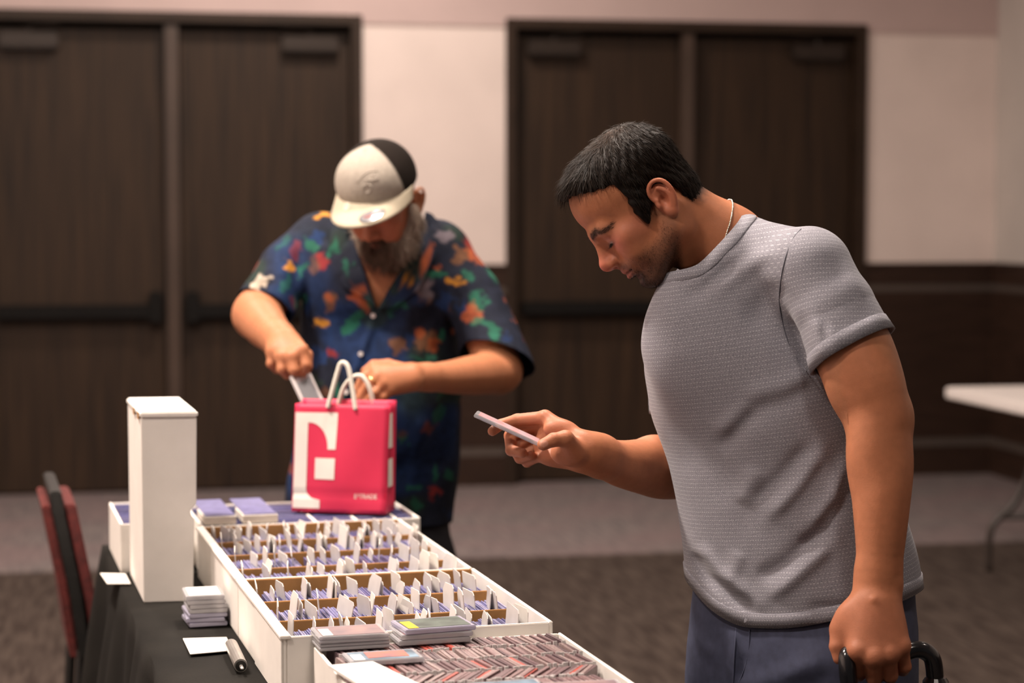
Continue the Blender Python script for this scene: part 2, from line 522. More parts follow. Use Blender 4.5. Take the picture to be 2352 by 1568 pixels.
def card_box(label, t0, t1, s0, s1, h, rows, brown=True, along=False, zb=CZ, wall=0.006, group='white card storage boxes', walls=(1, 1, 1, 1), name='card_box'):
    """open white box; rows = positions (in s, or t when along) of the partitions"""
    z0, z1 = zb, zb + h
    r = empty(name, T(0.5 * (t0 + t1), 0.5 * (s0 + s1), zb), label=label, cat='box', group=group)
    mb = MB(); mb.box((t0, s0, z0), (t1, s1, z0 + 0.004), fr=T); mb.build('box_floor', m_card_in, r)
    for nm, lo, hi in (('box_wall', (t0, s0, z0 + 0.004), (t0 + wall, s1, z1)), ('box_wall', (t1 - wall, s0, z0 + 0.004), (t1, s1, z1)),
                       ('box_wall', (t0 + wall, s0, z0 + 0.004), (t1 - wall, s0 + wall, z1 - 0.001)), ('box_wall', (t0 + wall, s1 - wall, z0 + 0.004), (t1 - wall, s1, z1 - 0.001))):
        mb = MB(); mb.box(lo, hi, fr=T); mb.build(nm, m_card_b if (brown and lo[1] > s0 + 0.1) else m_card_w, r, bevel=0.0012)
    for p in rows:
        mb = MB()
        if along: mb.box((p - 0.003, s0 + wall, z0 + 0.004), (p + 0.003, s1 - wall, z1 - 0.003), fr=T)
        else: mb.box((t0 + wall, p - 0.003, z0 + 0.004), (t1 - wall, p + 0.003, z1 - 0.010), fr=T)
        mb.build('partition', m_card_b if brown else m_card_w, r, bevel=0.001)
    return r

BH = 0.098
B1 = (0.443, 0.853, 2.845, 3.322)
B2 = (0.443, 0.851, 3.327, 3.915)
R1 = (3.005, 3.165)
R2 = (3.475, 3.625, 3.775)
box1 = card_box('white open card box with three rows of tabbed blue sleeves, right behind the stacked slabs', *B1, BH, R1)
box2 = card_box('white open card box in the middle of the table, between the two other open boxes', *B2, BH, R2)
# seam of the folded side panel on the near box
mb = MB(); mb.box((B1[0] - 0.0022, B1[2] + 0.0, CZ), (B1[0] - 0.0002, B1[2] + 0.27, CZ + BH - 0.002), fr=T); mb.build('folded_side_panel', m_card_w, box1)
mb = MB(); mb.box((B1[0] - 0.004, B1[2] - 0.003, CZ + BH - 0.004), (B1[0] + 0.012, B1[3], CZ + BH + 0.0015), fr=T); mb.build('folded_rim', m_card_w, box1, bevel=0.001)
mb = MB(); mb.box((B2[0] - 0.004, B2[2], CZ + BH - 0.004), (B2[0] + 0.012, B2[3], CZ + BH + 0.0015), fr=T); mb.build('folded_rim', m_card_w, box2, bevel=0.001)
B3 = (0.452, 0.895, 3.925, 4.225)
R3 = (0.512, 0.60, 0.685, 0.768, 0.85)
box3 = card_box('wide white card box at the far end of the table, carrying the pink bag', *B3, BH, R3, brown=False, along=True)
B4 = (0.30, 0.432, 4.0, 4.31)
box4 = card_box('narrow white card box half hidden behind the upright tall box', *B4, BH, (), brown=False)
B0 = (0.487, 0.862, 2.44, 2.834)
box0 = card_box('white box nearest the camera, packed with red-edged cards', *B0, 0.083, (), brown=False, wall=0.005)
# white flap folded over the near left corner of the front box
fl = [PZ(755, 1527, 0.838), PZ(856, 1518, 0.838), PZ(985, 1580, 0.838), PZ(840, 1580, 0.838)]
mb = MB(); mb.hexa([p - np.array([0, 0, 0.004]) for p in fl[::-1]] + list(fl[::-1]))
mb.build('folded_flap', m_card_w, box0)

# tall white box standing on its end (body seen with a stepped edge on the right)
tt0, ts0 = TS(PZ(331, 1385, CZ))
TH = 0.352
r = empty('card_box', T(tt0 + 0.05, ts0 + 0.15, CZ), label='tall narrow white cardboard box standing upright on its end', cat='box', group='white card storage boxes')
poly = [(0, 0), (0.089, 0.0), (0.0925, 0.155), (0.086, 0.158), (0.086, 0.172), (0.0965, 0.180), (0.0985, TH - 0.012), (-0.001, TH - 0.012)]
mb = MB(); mb.prism(poly, 0, 0.298, lambda u, v, w: T(tt0 + u, ts0 + v - 0.12 * (u - 0.05), CZ + w)); mb.build('box_body', m_card_w, r, bevel=0.0015)
mb = MB(); mb.box((-0.003, -0.004, TH - 0.0118), (0.1005, 0.302, TH), fr=lambda u, v, w: T(tt0 + u, ts0 + v - 0.12 * (u - 0.05), CZ + w))
mb.build('end_flap', m_card_w, r, bevel=0.003)
for dv in (0.02, 0.11):
    mb = MB(); mb.box((-0.0045, dv, TH - 0.016), (-0.0032, dv + 0.03, TH - 0.004), fr=lambda u, v, w: T(tt0 + u, ts0 + v - 0.12 * (u - 0.05), CZ + w))
    mb.build('torn_edge', m_card_b, r)

# ------------------------------------------------------------------ rows of blue sleeved cards (too fine to pick apart: one object per row)
m_blue = [mat('blue_sleeve_%d' % i, c, 0.3, var=0.12, scale=60, spec=0.6) for i, c in enumerate((srgb(126, 124, 168), srgb(104, 104, 150), srgb(150, 146, 178), srgb(92, 92, 132)))]
def sleeve_row(t0, t1, s0, s1, zt, name, label, along=False, pitch=0.0026, gaps=()):
    mb = MB()
    lean = 0.0
    if along: a0, a1 = s0, s1
    else: a0, a1 = t0, t1
    p = a0
    while p < a1 - pitch:
        w = pitch * random.uniform(0.75, 0.95)
        if not any(g0 < p < g1 for g0, g1 in gaps):
            dz = random.uniform(-0.004, 0.0015)
            j = random.uniform(0, 0.003)
            ln = 0.006 * math.sin(p * 40)
            if along:
                c = [T(t0 + j, p, CZ + 0.006), T(t1 - j, p, CZ + 0.006), T(t1 - j, p + w, CZ + 0.006), T(t0 + j, p + w, CZ + 0.006),
                     T(t0 + j, p + ln, zt + dz), T(t1 - j, p + ln, zt + dz), T(t1 - j, p + w + ln, zt + dz), T(t0 + j, p + w + ln, zt + dz)]
            else:
                c = [T(p, s0 + j, CZ + 0.006), T(p + w, s0 + j, CZ + 0.006), T(p + w, s1 - j, CZ + 0.006), T(p, s1 - j, CZ + 0.006),
                     T(p + ln, s0 + j, zt + dz), T(p + w + ln, s0 + j, zt + dz), T(p + w + ln, s1 - j, zt + dz), T(p + ln, s1 - j, zt + dz)]
            mb.hexa(c, random.choice((0, 0, 1, 1, 2, 3)))
        p += pitch
    o = mb.build(name, m_blue, kind='stuff')
    return tag(o, label, 'cards', 'rows of blue sleeved cards')
ZC = CZ + BH - 0.017
ords = ('nearest', 'middle', 'farthest')
edges1 = (B1[2] + 0.008, *R1, B1[3] - 0.008)
for i in range(3):
    sleeve_row(B1[0] + 0.02, B1[1] - 0.02, edges1[i] + 0.012, edges1[i] + 0.012 + 0.11, ZC, 'sleeved_card_row', '%s row of blue sleeved cards in the open box behind the slabs' % ords[i], gaps=((0.47, 0.475), (0.62 + 0.03 * i, 0.63 + 0.03 * i)))
edges2 = (B2[2] + 0.008, *R2, B2[3] - 0.008)
for i in range(4):
    sleeve_row(B2[0] + 0.02, B2[1] - 0.02, edges2[i] + 0.010, edges2[i + 1] - 0.018, ZC, 'sleeved_card_row', '%s row of blue sleeved cards in the middle box' % ('nearest', 'second', 'third', 'farthest')[i], gaps=((0.55 + 0.04 * i, 0.565 + 0.04 * i),))
e3 = (B3[0] + 0.006, *R3, B3[1] - 0.006)
for i in range(len(e3) - 1):
    sleeve_row(e3[i] + 0.005, e3[i + 1] - 0.005, B3[2] + 0.01, B3[3] - 0.01, CZ + BH - 0.004, 'sleeved_card_row',
               'blue sleeved cards in the %s column of the far box under the bag' % ('leftmost', 'second', 'third', 'fourth', 'fifth', 'rightmost')[i], along=True)
sleeve_row(B4[0] + 0.008, B4[1] - 0.008, B4[2] + 0.01, B4[3] - 0.01, CZ + BH - 0.004, 'sleeved_card_row', 'blue sleeved cards in the narrow box behind the upright box', along=True)
# white bundle lying on the left columns of the far box
m_bundle = mat('paper_white', (0.72, 0.67, 0.60), 0.7, var=0.05, scale=40)

# ------------------------------------------------------------------ plastic divider tabs standing in the rows
m_tab = [mat('frosted_tab_%d' % i, c, 0.35, var=0.04, scale=30, alpha=a, spec=0.5) for i, (c, a) in enumerate((((0.78, 0.74, 0.70), 0.96), ((0.72, 0.69, 0.67), 0.86), ((0.82, 0.78, 0.72), 1.0)))]
tab_meshes = []
for v in range(6):
    w, h = (0.052, 0.062, 0.048, 0.056, 0.065, 0.05)[v], 0.097 + 0.0045 * (v % 3)
    cut = 0.012
    mb = MB(); mb.prism([(0, 0), (w, 0), (w, h - cut * (v % 2)), (w - cut, h), (cut * 0.4, h), (0, h - cut * 0.4)], -0.0007, 0.0007, lambda u, q, z: np.array([q, u - w / 2, z]))
    me = mesh_data('divider_tab', mb.v, mb.f, m_tab[v % 3])
    bm = bmesh.new(); bm.from_mesh(me); bmesh.ops.recalc_face_normals(bm, faces=bm.faces); bm.to_mesh(me); bm.free()
    tab_meshes.append(me)
def ordn(k): return '%d%s' % (k, 'th' if 10 <= k % 100 <= 20 else {1: 'st', 2: 'nd', 3: 'rd'}.get(k % 10, 'th'))
def tabs(box, rows, label, group, per, zlift=0.0):
    t0, t1 = box[0] + 0.018, box[1] - 0.018
    for ri, (a, b) in enumerate(rows):
        n = per[ri]; made = []
        for k in range(n):
            t = t0 + (t1 - t0) * (k + random.uniform(0.2, 0.8)) / n
            s = 0.5 * (a + b) + random.uniform(-0.022, 0.014)
            o = obj('divider_tab', random.choice(tab_meshes))
            o.location = T(t, s, CZ + 0.008 + random.uniform(-0.006, 0.006) + zlift)
            o.rotation_euler = (random.uniform(-0.05, 0.05), random.uniform(-0.16, 0.2), TA + random.uniform(-0.2, 0.2))
            made.append((t, o))
        for k, (t, o) in enumerate(sorted(made, key=lambda q: q[0])):
            tag(o, label[ri] % ordn(k + 1), 'divider', group)
tabs(B1, [(edges1[0] + 0.01, edges1[0] + 0.125), (edges1[1] + 0.01, edges1[1] + 0.125), (edges1[2] + 0.01, edges1[2] + 0.125)],
     ['white divider tab, %s from left, ' + q + ' row of the box behind the slabs' for q in ('nearest', 'middle', 'farthest')],
     'divider tabs in the near card box', (18, 20, 19))
tabs(B2, [(edges2[i] + 0.01, edges2[i + 1]) for i in range(4)],
     ['white divider tab, %s from the left in the ' + q + ' row of the middle box' for q in ('nearest', 'second', 'third', 'farthest')],
     'divider tabs in the middle card box', (17, 16, 24, 24))
# long white index strip lying on the nearest row of the middle box
mb = MB(); mb.box((0.53, edges2[0] + 0.004, CZ + BH - 0.02), (B2[1] - 0.012, edges2[0] + 0.03, CZ + BH - 0.012), fr=T)
tag(mb.build('index_strip', m_bundle, bevel=0.001), 'long white paper strip lying across the nearest row of the middle box', 'paper strip')
# boxes of paper on the far box, left of the bag
for i, (a, b, lab) in enumerate(((0.458, 0.522, 'left white paper pack on the far box, beside the upright box'), (0.535, 0.605, 'right white paper pack on the far box, left of the pink bag'))):
    r = empty('paper_pack', T(0.5 * (a + b), 3.99, CZ + BH), label=lab, cat='card pack', group='packs on the far box')
    mb = MB(); mb.box((a, 3.93, CZ + BH + 0.001), (b, 4.05, CZ + BH + 0.017), fr=T); mb.build('pack_body', m_bundle, r, bevel=0.001)
    mb = MB(); mb.box((a + 0.003, 3.935, CZ + BH + 0.0172), (b - 0.003, 4.16, CZ + BH + 0.0195), fr=T); mb.build('blue_top_sleeve', m_blue[0], r)

# ------------------------------------------------------------------ cards standing in the front box, five rows
m_cedge = [mat('card_edge_%d' % i, c, 0.4, var=0.2, scale=300, spec=0.5) for i, c in enumerate((srgb(130, 104, 105), srgb(112, 90, 93), srgb(140, 116, 116), srgb(176, 82, 72), srgb(100, 82, 86), srgb(150, 130, 128)))]
m_clear = mat('clear_case_rim', (0.62, 0.58, 0.57), 0.12, var=0.03, spec=0.8)
scard_meshes = []
for v in range(6):
    mb = MB(); w = 0.0050
    mb.box((-w / 2, -0.031, 0), (w / 2, 0.031, 0.0765), 0)
    mb.box((-w / 2 - 0.0003, -0.0335, 0.0), (w / 2 + 0.0003, -0.031, 0.078), 1)
    mb.box((-w / 2 - 0.0003, 0.031, 0.0), (w / 2 + 0.0003, 0.0325, 0.0755), 1)
    me = mesh_data('standing_card', mb.v, mb.f, [m_cedge[v], m_clear], midx=mb.mi)
    bm = bmesh.new(); bm.from_mesh(me); bmesh.ops.recalc_face_normals(bm, faces=bm.faces); bm.to_mesh(me); bm.free()
    scard_meshes.append(me)
row_names = ('farthest', 'second farthest', 'middle', 'slanted', 'nearest')
yaw = (0.10, 0.06, 0.12, -0.60, 0.14)
for ri in range(5):
    sc = 2.794 - 0.0685 * ri
    n = 60
    for k in range(n):
        t = B0[0] + 0.017 + (B0[1] - B0[0] - 0.034) * (k + 0.5) / n
        if ri == 3: t = B0[0] + 0.034 + (B0[1] - B0[0] - 0.068) * (k + 0.5) / n
        if ri == 4 and k > 56: continue
        v = random.choice((0, 0, 1, 1, 2, 4, 3, 5) if ri != 1 else (0, 1, 2, 5, 5, 2, 4, 5))
        o = obj('standing_card', scard_meshes[v])
        o.location = T(t, sc, CZ + 0.0055 + random.uniform(0, 0.003))
        o.rotation_euler = (0, random.uniform(-0.02, 0.07), TA + yaw[ri] + random.uniform(-0.04, 0.04))
        tag(o, 'cased card, %s from the left in the %s row of the front box' % (ordn(k + 1), row_names[ri]), 'trading card', 'cards packed in the front box')

# ------------------------------------------------------------------ slabs: clear cases with a card inside
m_case = mat('clear_plastic_case', (0.78, 0.77, 0.80), 0.08, var=0.02, trans=0.55, ior=1.3, spec=0.7)
m_case_v = mat('violet_plastic_case', (0.62, 0.60, 0.74), 0.1, var=0.03, trans=0.35, ior=1.3, spec=0.7)
m_pw = mat('label_white', (0.85, 0.80, 0.74), 0.6, var=0.02)
m_py = mat('label_yellow', srgb(250, 205, 40), 0.6, var=0.03)
m_pr = mat('label_red', srgb(196, 92, 88), 0.6, var=0.1)
m_pg = mat('card_face_green', srgb(78, 88, 80), 0.5, var=0.3, scale=40)
m_pm = mat('card_face_mauve', srgb(150, 120, 116), 0.5, color2=srgb(108, 92, 100), scale=26)
m_pb = mat('card_face_blue', srgb(124, 150, 170), 0.5, color2=srgb(60, 74, 88), scale=30)
m_po = mat('card_face_art', srgb(196, 104, 76), 0.5, color2=srgb(96, 84, 100), scale=34)
def slab(tc, s, z, L, W, h, yaw_, label, face, case, lab=None, group='slab stacks'):
    """flat case, long side across the table"""
    c, sn = math.cos(yaw_), math.sin(yaw_)
    fr = lambda a, b, q: T(tc + a * c - b * sn, s + a * sn + b * c, z + q)
    r = empty('card_slab', fr(0, 0, 0), label=label, cat='card case', group=group)
    mb = MB(); mb.box((-L / 2, -W / 2, 0), (L / 2, W / 2, h), fr=fr); mb.build('case', case, r, bevel=0.0012)
    mb = MB(); mb.box((-L / 2 + 0.006, -W / 2 + 0.006, h + 0.0001), (L / 2 - 0.006, W / 2 - 0.006, h + 0.0006), fr=fr); mb.build('card_face', face, r)
    if lab:
        mb = MB(); mb.box((-L / 2 + 0.007, -W / 2 + 0.006, h + 0.0007), (-L / 2 + 0.022, W / 2 - 0.022, h + 0.0011), fr=fr); mb.build('label', lab, r)
    return r
z0 = CZ + 0.0865
tA, sA = TS(PZ(822, 1488, z0))
for i in range(4):
    slab(tA - 0.006 + random.uniform(-0.002, 0.002), sA + 0.03 + random.uniform(-0.002, 0.002), z0 + i * 0.0052, 0.103, 0.074, 0.0047, random.uniform(-0.02, 0.02),
         '%s of the left stack of clear card cases on the front box' % ('bottom case', 'second case from the bottom', 'second case from the top', 'top case with a white label')[i],
         m_pm, m_case, m_pw if i == 3 else None, 'left stack of cases')
tB, sB = TS(PZ(995, 1476, z0))
for i in range(3):
    slab(tB + 0.004 * i, sB + 0.03 + 0.002 * i, z0 + i * 0.0078, 0.108, 0.076, 0.0072, 0.03 + 0.05 * (i == 2),
         '%s of the right stack of thick card cases on the front box' % ('bottom case', 'middle case', 'top dark-faced case with a yellow label')[i],
         m_pg if i == 2 else m_pr, m_case_v if i == 2 else m_case, m_py if i == 2 else m_pw, 'right stack of cases')
tC, sC = TS(PZ(885, 1520, z0))
r = slab(tC, sC + 0.016, z0, 0.105, 0.062, 0.0065, 0.02, 'single clear case with a blue-framed picture card, lying before the stacks', m_pb, m_case, m_pw)
mb = MB(); mb.box((-0.024, -0.018, 0.0072), (0.034, 0.02, 0.0076), fr=lambda a, b, q: T(tC + a, sC + 0.016 + b, z0 + q)); mb.build('picture', m_po, r)
# cases lying at the very near edge of the box
for i, (px, lab) in enumerate(((1150, 'left flat clear case at the bottom edge of the picture'), (1330, 'right flat clear case at the bottom edge of the picture'))):
    q = TS(PZ(px, 1578, z0))
    slab(q[0], q[1] - 0.02, z0, 0.11, 0.072, 0.005, 0.03 - 0.1 * i, lab, (m_pb, m_pm)[i], m_case, m_pw, 'cases at the near edge')
# small stack on the cloth beside the box
q = TS(PZ(474, 1432, CZ))
cols = [m_case_v, m_case_v, m_case_v, m_case, m_case, m_case, m_case]
zz = CZ
for i in range(7):
    hh = 0.0078
    c = slab(q[0] - 0.0 + random.uniform(-0.003, 0.003), q[1] + 0.02, zz, 0.066, 0.09, hh - 0.0007, random.uniform(-0.05, 0.05),
             '%s case in the small stack on the black cloth beside the box' % ('lowest', 'second lowest', 'third lowest', 'middle', 'third highest', 'second highest', 'topmost')[i],
             (m_pw if i == 6 else m_pm), cols[i], None, 'small stack on the cloth')
    zz += hh
# white note cards on the cloth
for pts, lab in (([(420, 1467), (520, 1464), (537, 1494), (437, 1503)], 'white note card on the black cloth beside the small stack'),
                 ([(230, 1317), (288, 1318), (300, 1341), (246, 1341)], 'white note card at the foot of the upright tall box')):
    pz = CZ + 0.0015
    c = [PZ(x, y, pz) for x, y in pts][::-1]
    mb = MB(); mb.hexa([p for p in c] + [p + np.array([0, 0, 0.0012]) for p in c])
    tag(mb.build('note_card', m_pw), lab, 'note card', 'note cards on the cloth')
# small metal penlight leaning by the box, with a ball tip
a, b = PZ(538, 1496, CZ + 0.012), PZ(553, 1528, CZ + 0.012)
dd = (b - a); dd /= np.linalg.norm(dd)
r = empty('penlight', a - np.array([0, 0, 0.011]), label='small silver penlight lying on the black cloth by the box corner', cat='penlight')
m_sil = mat('satin_silver', (0.55, 0.53, 0.5), 0.3, metal=0.8, var=0.05)
mb = MB(); mb.tube([a - dd * 0.05, b], 0.0105, 16); mb.build('barrel', m_sil, r, smooth=False)
mb = MB(); mb.tube([b, b + dd * 0.004], 0.0085, 16); mb.build('lens_cap', m_black, r)
mb = MB(); mb.tube([b + dd * 0.004, b + dd * 0.02, b + dd * 0.024], [0.003, 0.003, 0.001], 8); mb.build('tip', m_sil, r)

# ------------------------------------------------------------------ pink paper bag
m_pink = mat('pink_paper', srgb(216, 46, 82), 0.55, var=0.04, scale=12, bump=0.1, bscale=20)
m_pinkd = mat('pink_paper_inside', srgb(190, 60, 86), 0.7, var=0.04)
m_bagw = mat('bag_print_white', (0.80, 0.76, 0.68), 0.6, var=0.02)
m_cord = mat('white_paper_cord', (0.78, 0.74, 0.64), 0.7, var=0.06, scale=90)
ZB = CZ + BH + 0.002
bl, br = PZ(670, 1174, ZB), PZ(885, 1181, ZB)
bx = (br - bl); BW = float(np.linalg.norm(bx)); bx /= BW
by = np.array([-bx[1], bx[0], 0]); BD = 0.07
HB = 0.222
def BG(u, v, z):     # bag frame, taper and slight bulge
    k = z / HB
    uu = u + (0.006 * k if u > BW * 0.9 else (0.004 * k if u < BW * 0.1 else 0.005 * k))
    vv = v * (1 - 0.35 * k) + 0.018 * k
    return bl + bx * uu + by * vv + np.array([0, 0, ZB - ZB + z + 0.0])
bag = empty('paper_bag', bl + bx * BW / 2 + by * BD / 2, label='pink paper gift bag with white angular logo and rope handles on the far box', cat='bag')
def sheet(c0, c1, n, m, fn, thick, name, mats, parent):
    vs, fs = [], []
    for j in range(m + 1):
        for i in range(n + 1): vs.append(fn(i / n, j / m))
    for j in range(m):
        for i in range(n):
            q = j * (n + 1) + i
            fs.append((q, q + 1, q + n + 2, q + n + 1))
    o = obj(name, mesh_data(name, vs, fs, mats, True), parent)
    md = o.modifiers.new('thickness', 'SOLIDIFY'); md.thickness = thick; md.offset = 0
    return o
def wob(a, k): return 0.003 * math.sin(a * 9 + k) * math.sin(k * 5)
fold_k = 0.168
def frontv(a, k): return -0.004 * math.sin(math.pi * a) * math.sin(math.pi * k) + 0.0025 * max(0, 1 - abs(k - fold_k) / 0.05) + wob(a, k)
sheet(0, 0, 14, 24, lambda a, k: BG(a * BW, frontv(a, k), k * HB), 0.0008, 'front_panel', m_pink, bag)
sheet(0, 0, 14, 12, lambda a, k: BG(a * BW, BD + wob(a, k), k * HB * 1.03), 0.0008, 'back_panel', m_pink, bag)
sheet(0, 0, 10, 14, lambda a, k: BG(BW, a * BD, k * HB * (1 + 0.03 * a)) - bx * 0.012 * math.sin(math.pi * a) * k, 0.0008, 'side_panel', m_pink, bag)
sheet(0, 0, 10, 14, lambda a, k: BG(0, a * BD, k * HB * (1 + 0.03 * a)) + bx * 0.012 * math.sin(math.pi * a) * k, 0.0008, 'side_panel', m_pink, bag)
mb = MB(); mb.add([BG(0, 0, 0.001), BG(BW, 0, 0.001), BG(BW, BD, 0.001), BG(0, BD, 0.001)], [(0, 1, 2, 3)]); mb.build('bag_bottom', m_pinkd, bag)
def print_poly(name, rows, mats, parent, off=-0.0016):
    """rows: list of (k, [(a0,a1),...]) horizontal spans, built as a strip following the front panel"""
    vs, fs = [], []
    for (k0, a0, a1), (k1, b0, b1) in rows:
        q = len(vs)
        n = 4
        for (kk, p0, p1) in ((k0, a0, a1), (k1, b0, b1)):
            for i in range(n + 1):
                a = p0 + (p1 - p0) * i / n
                vs.append(BG(a * BW, frontv(min(max(a, 0), 1), kk) + off, kk * HB))
        for i in range(n): fs.append((q + i, q + i + 1, q + n + 2 + i, q + n + 1 + i))
    return obj(name, mesh_data(name, vs, fs, mats), parent)
def kpx(y): return (1178 - y) / (1178 - 932.0)
def apx(x): return (x - 670.0) / 222.0
rows = []
def strip(y0, y1, fl_, fr_, n):
    for i in range(n):
        ya, yb = y0 + (y1 - y0) * i / n, y0 + (y1 - y0) * (i + 1) / n
        rows.append(((kpx(ya), apx(fl_(ya)), apx(fr_(ya))), (kpx(yb), apx(fl_(yb)), apx(fr_(yb)))))
strip(1169, 1150, lambda y: 672, lambda y: 736, 4)
strip(1150, 1146, lambda y: 672, lambda y: 736 - (1150 - y) * 5.0, 2)
strip(1146, 1128, lambda y: 672, lambda y: 702 + 14 * ((y - 1128) / 18.0) ** 2, 6)
strip(1128, 974, lambda y: 672, lambda y: 702, 22)
strip(974, 951, lambda y: 672, lambda y: 771, 6)
def crv(y): return 702 + 46 * max(0.0, 1 - ((y - 974) / 60.0 - 1) ** 2) ** 0.5 if y < 1034 else 748
strip(1034, 974, lambda y: 704 + 47 * math.sqrt(max(0, 1 - (1 - (y - 973) / 61.0) ** 2)), lambda y: 771 - 0.02 * (y - 974), 14)
strip(1102, 1054, lambda y: 722, lambda y: 770, 6)
print_poly('logo_print', rows, m_bagw, bag)
# small printed name, lower right
tcur = bpy.data.curves.new('name_print', 'FONT'); tcur.body = "E*TRADE"; tcur.size = 0.0185; tcur.space_character = 1.0
tcur.extrude = 0.0001
tm = bpy.data.objects.new('tmp_text', tcur); COL.objects.link(tm)
dg = bpy.context.evaluated_depsgraph_get()
me = bpy.data.meshes.new_from_object(tm.evaluated_get(dg)); bpy.data.objects.remove(tm)
xs = np.array([v.co for v in me.vertices]); wtxt = xs[:, 0].max()
for v in me.vertices:
    a = apx(817) + (apx(870) - apx(817)) * v.co.x / wtxt
    k = kpx(1144) + (v.co.y / 0.0185) * (16 / 257.0)
    p = BG(a * BW, frontv(a, k) - 0.0016 - v.co.z, k * HB); v.co = p
me.materials.clear(); me.materials.append(m_bagw); me.name = 'name_print'
obj('name_print', me, bag)
# the logo wraps onto the right side panel
mb = MB()
for k0, k1 in ((0.92, 0.60), (0.50, 0.24)):
    q = [BG(BW, 0.012, k1 * HB), BG(BW, 0.05, k1 * HB), BG(BW, 0.05, k0 * HB), BG(BW, 0.012, k0 * HB)]
    mb.add([p + bx * 0.0018 - bx * 0.006 * (p[2] - ZB) / HB for p in q], [(0, 1, 2, 3)])
mb.build('side_logo_print', m_bagw, bag)
# rope handles
def handle(pa, pt, pb):
    pts = smooth_path(pts_, 8)
hf = [BG(apx(747) * BW, -0.003, 0.97 * HB), BG(apx(752) * BW, -0.003, 1.06 * HB), BG(apx(766) * BW, 0.0, 1.3 * HB), BG(apx(774) * BW, 0.0, 1.385 * HB), BG(apx(790) * BW, 0.0, 1.35 * HB), BG(apx(803) * BW, -0.002, 1.15 * HB), BG(apx(813) * BW, -0.003, 0.955 * HB)]
hb = [BG(apx(755) * BW, BD + 0.004, 0.98 * HB), BG(apx(768) * BW, BD, 1.14 * HB), BG(apx(790) * BW, BD, 1.24 * HB), BG(apx(812) * BW, BD + 0.002, 1.245 * HB), BG(apx(830) * BW, BD + 0.002, 1.13 * HB), BG(apx(838) * BW, BD + 0.004, 0.98 * HB)]
for pts in (hf, hb):
    mb = MB(); mb.tube(smooth_path(pts, 7), 0.0048, 10); mb.build('rope_handle', m_cord, bag, smooth=True)

# ------------------------------------------------------------------ banquet chair on the seller's side
m_red = mat('red_chair_fabric', srgb(88, 32, 29), 0.9, var=0.2, scale=60)
m_redl = mat('chair_fabric', srgb(94, 36, 32), 0.9, var=0.2, scale=60)
chx, chy = float(P(205, 1300, 4.6)[0]), 4.6
def CH(f, l, z):    # f forward (towards the table), l along the table
    return np.array([chx, chy, 0]) + E2 * f + E1 * l + np.array([0, 0, z * 0.93])
ch = empty('banquet_chair', (chx + 0.15, chy, 0), label='black framed banquet chair with dark red padding tucked at the left of the table', cat='chair')
bk = [(-0.02, 0.46), (-0.045, 0.66), (-0.085, 0.885)]
def backpad(off0, off1, lw, z0, z1, name, m):
    vs, fs = [], []
    n = 8
    for j in range(n + 1):
        z = z0 + (z1 - z0) * j / n
        f = np.interp(z, [b for _, b in bk], [a for a, _ in bk])
        rr = 1.0 - 0.12 * (j / n) ** 3
        for off, l in ((off0, -lw * rr), (off1, -lw * rr), (off1, lw * rr), (off0, lw * rr)): vs.append(CH(f + off, l, z))
    for j in range(n):
        for k in range(4):
            q = j * 4 + k; q2 = j * 4 + (k + 1) % 4
            fs.append((q, q2, q2 + 4, q + 4))
    fs += [(0, 1, 2, 3), (n * 4 + 3, n * 4 + 2, n * 4 + 1, n * 4)]
    mb = MB(); mb.add(vs, fs); mb.build(name, m, ch, bevel=0.004)
backpad(-0.010, 0.016, 0.205, 0.5, 0.905, 'back_frame', m_black)
backpad(0.017, 0.045, 0.185, 0.52, 0.87, 'back_cushion', m_red)
backpad(-0.030, -0.011, 0.185, 0.5, 0.87, 'back_panel', m_redl)
mb = MB(); mb.box((-0.02, -0.21, 0.41), (0.4, 0.21, 0.475), fr=CH); mb.build('seat', m_red, ch, bevel=0.018)
for f, l in ((-0.03, -0.19), (-0.03, 0.19), (0.38, -0.19), (0.38, 0.19)):
    mb = MB(); mb.tube([CH(f + (0.02 if f > 0 else -0.03), l, 0), CH(f, l, 0.41 if f > 0 else 0.52)], 0.012, 10); mb.build('leg', m_black, ch)
mb = MB(); mb.tube([CH(0.0, 0.0, 0), CH(0, 0, 0.001)], 0.001)
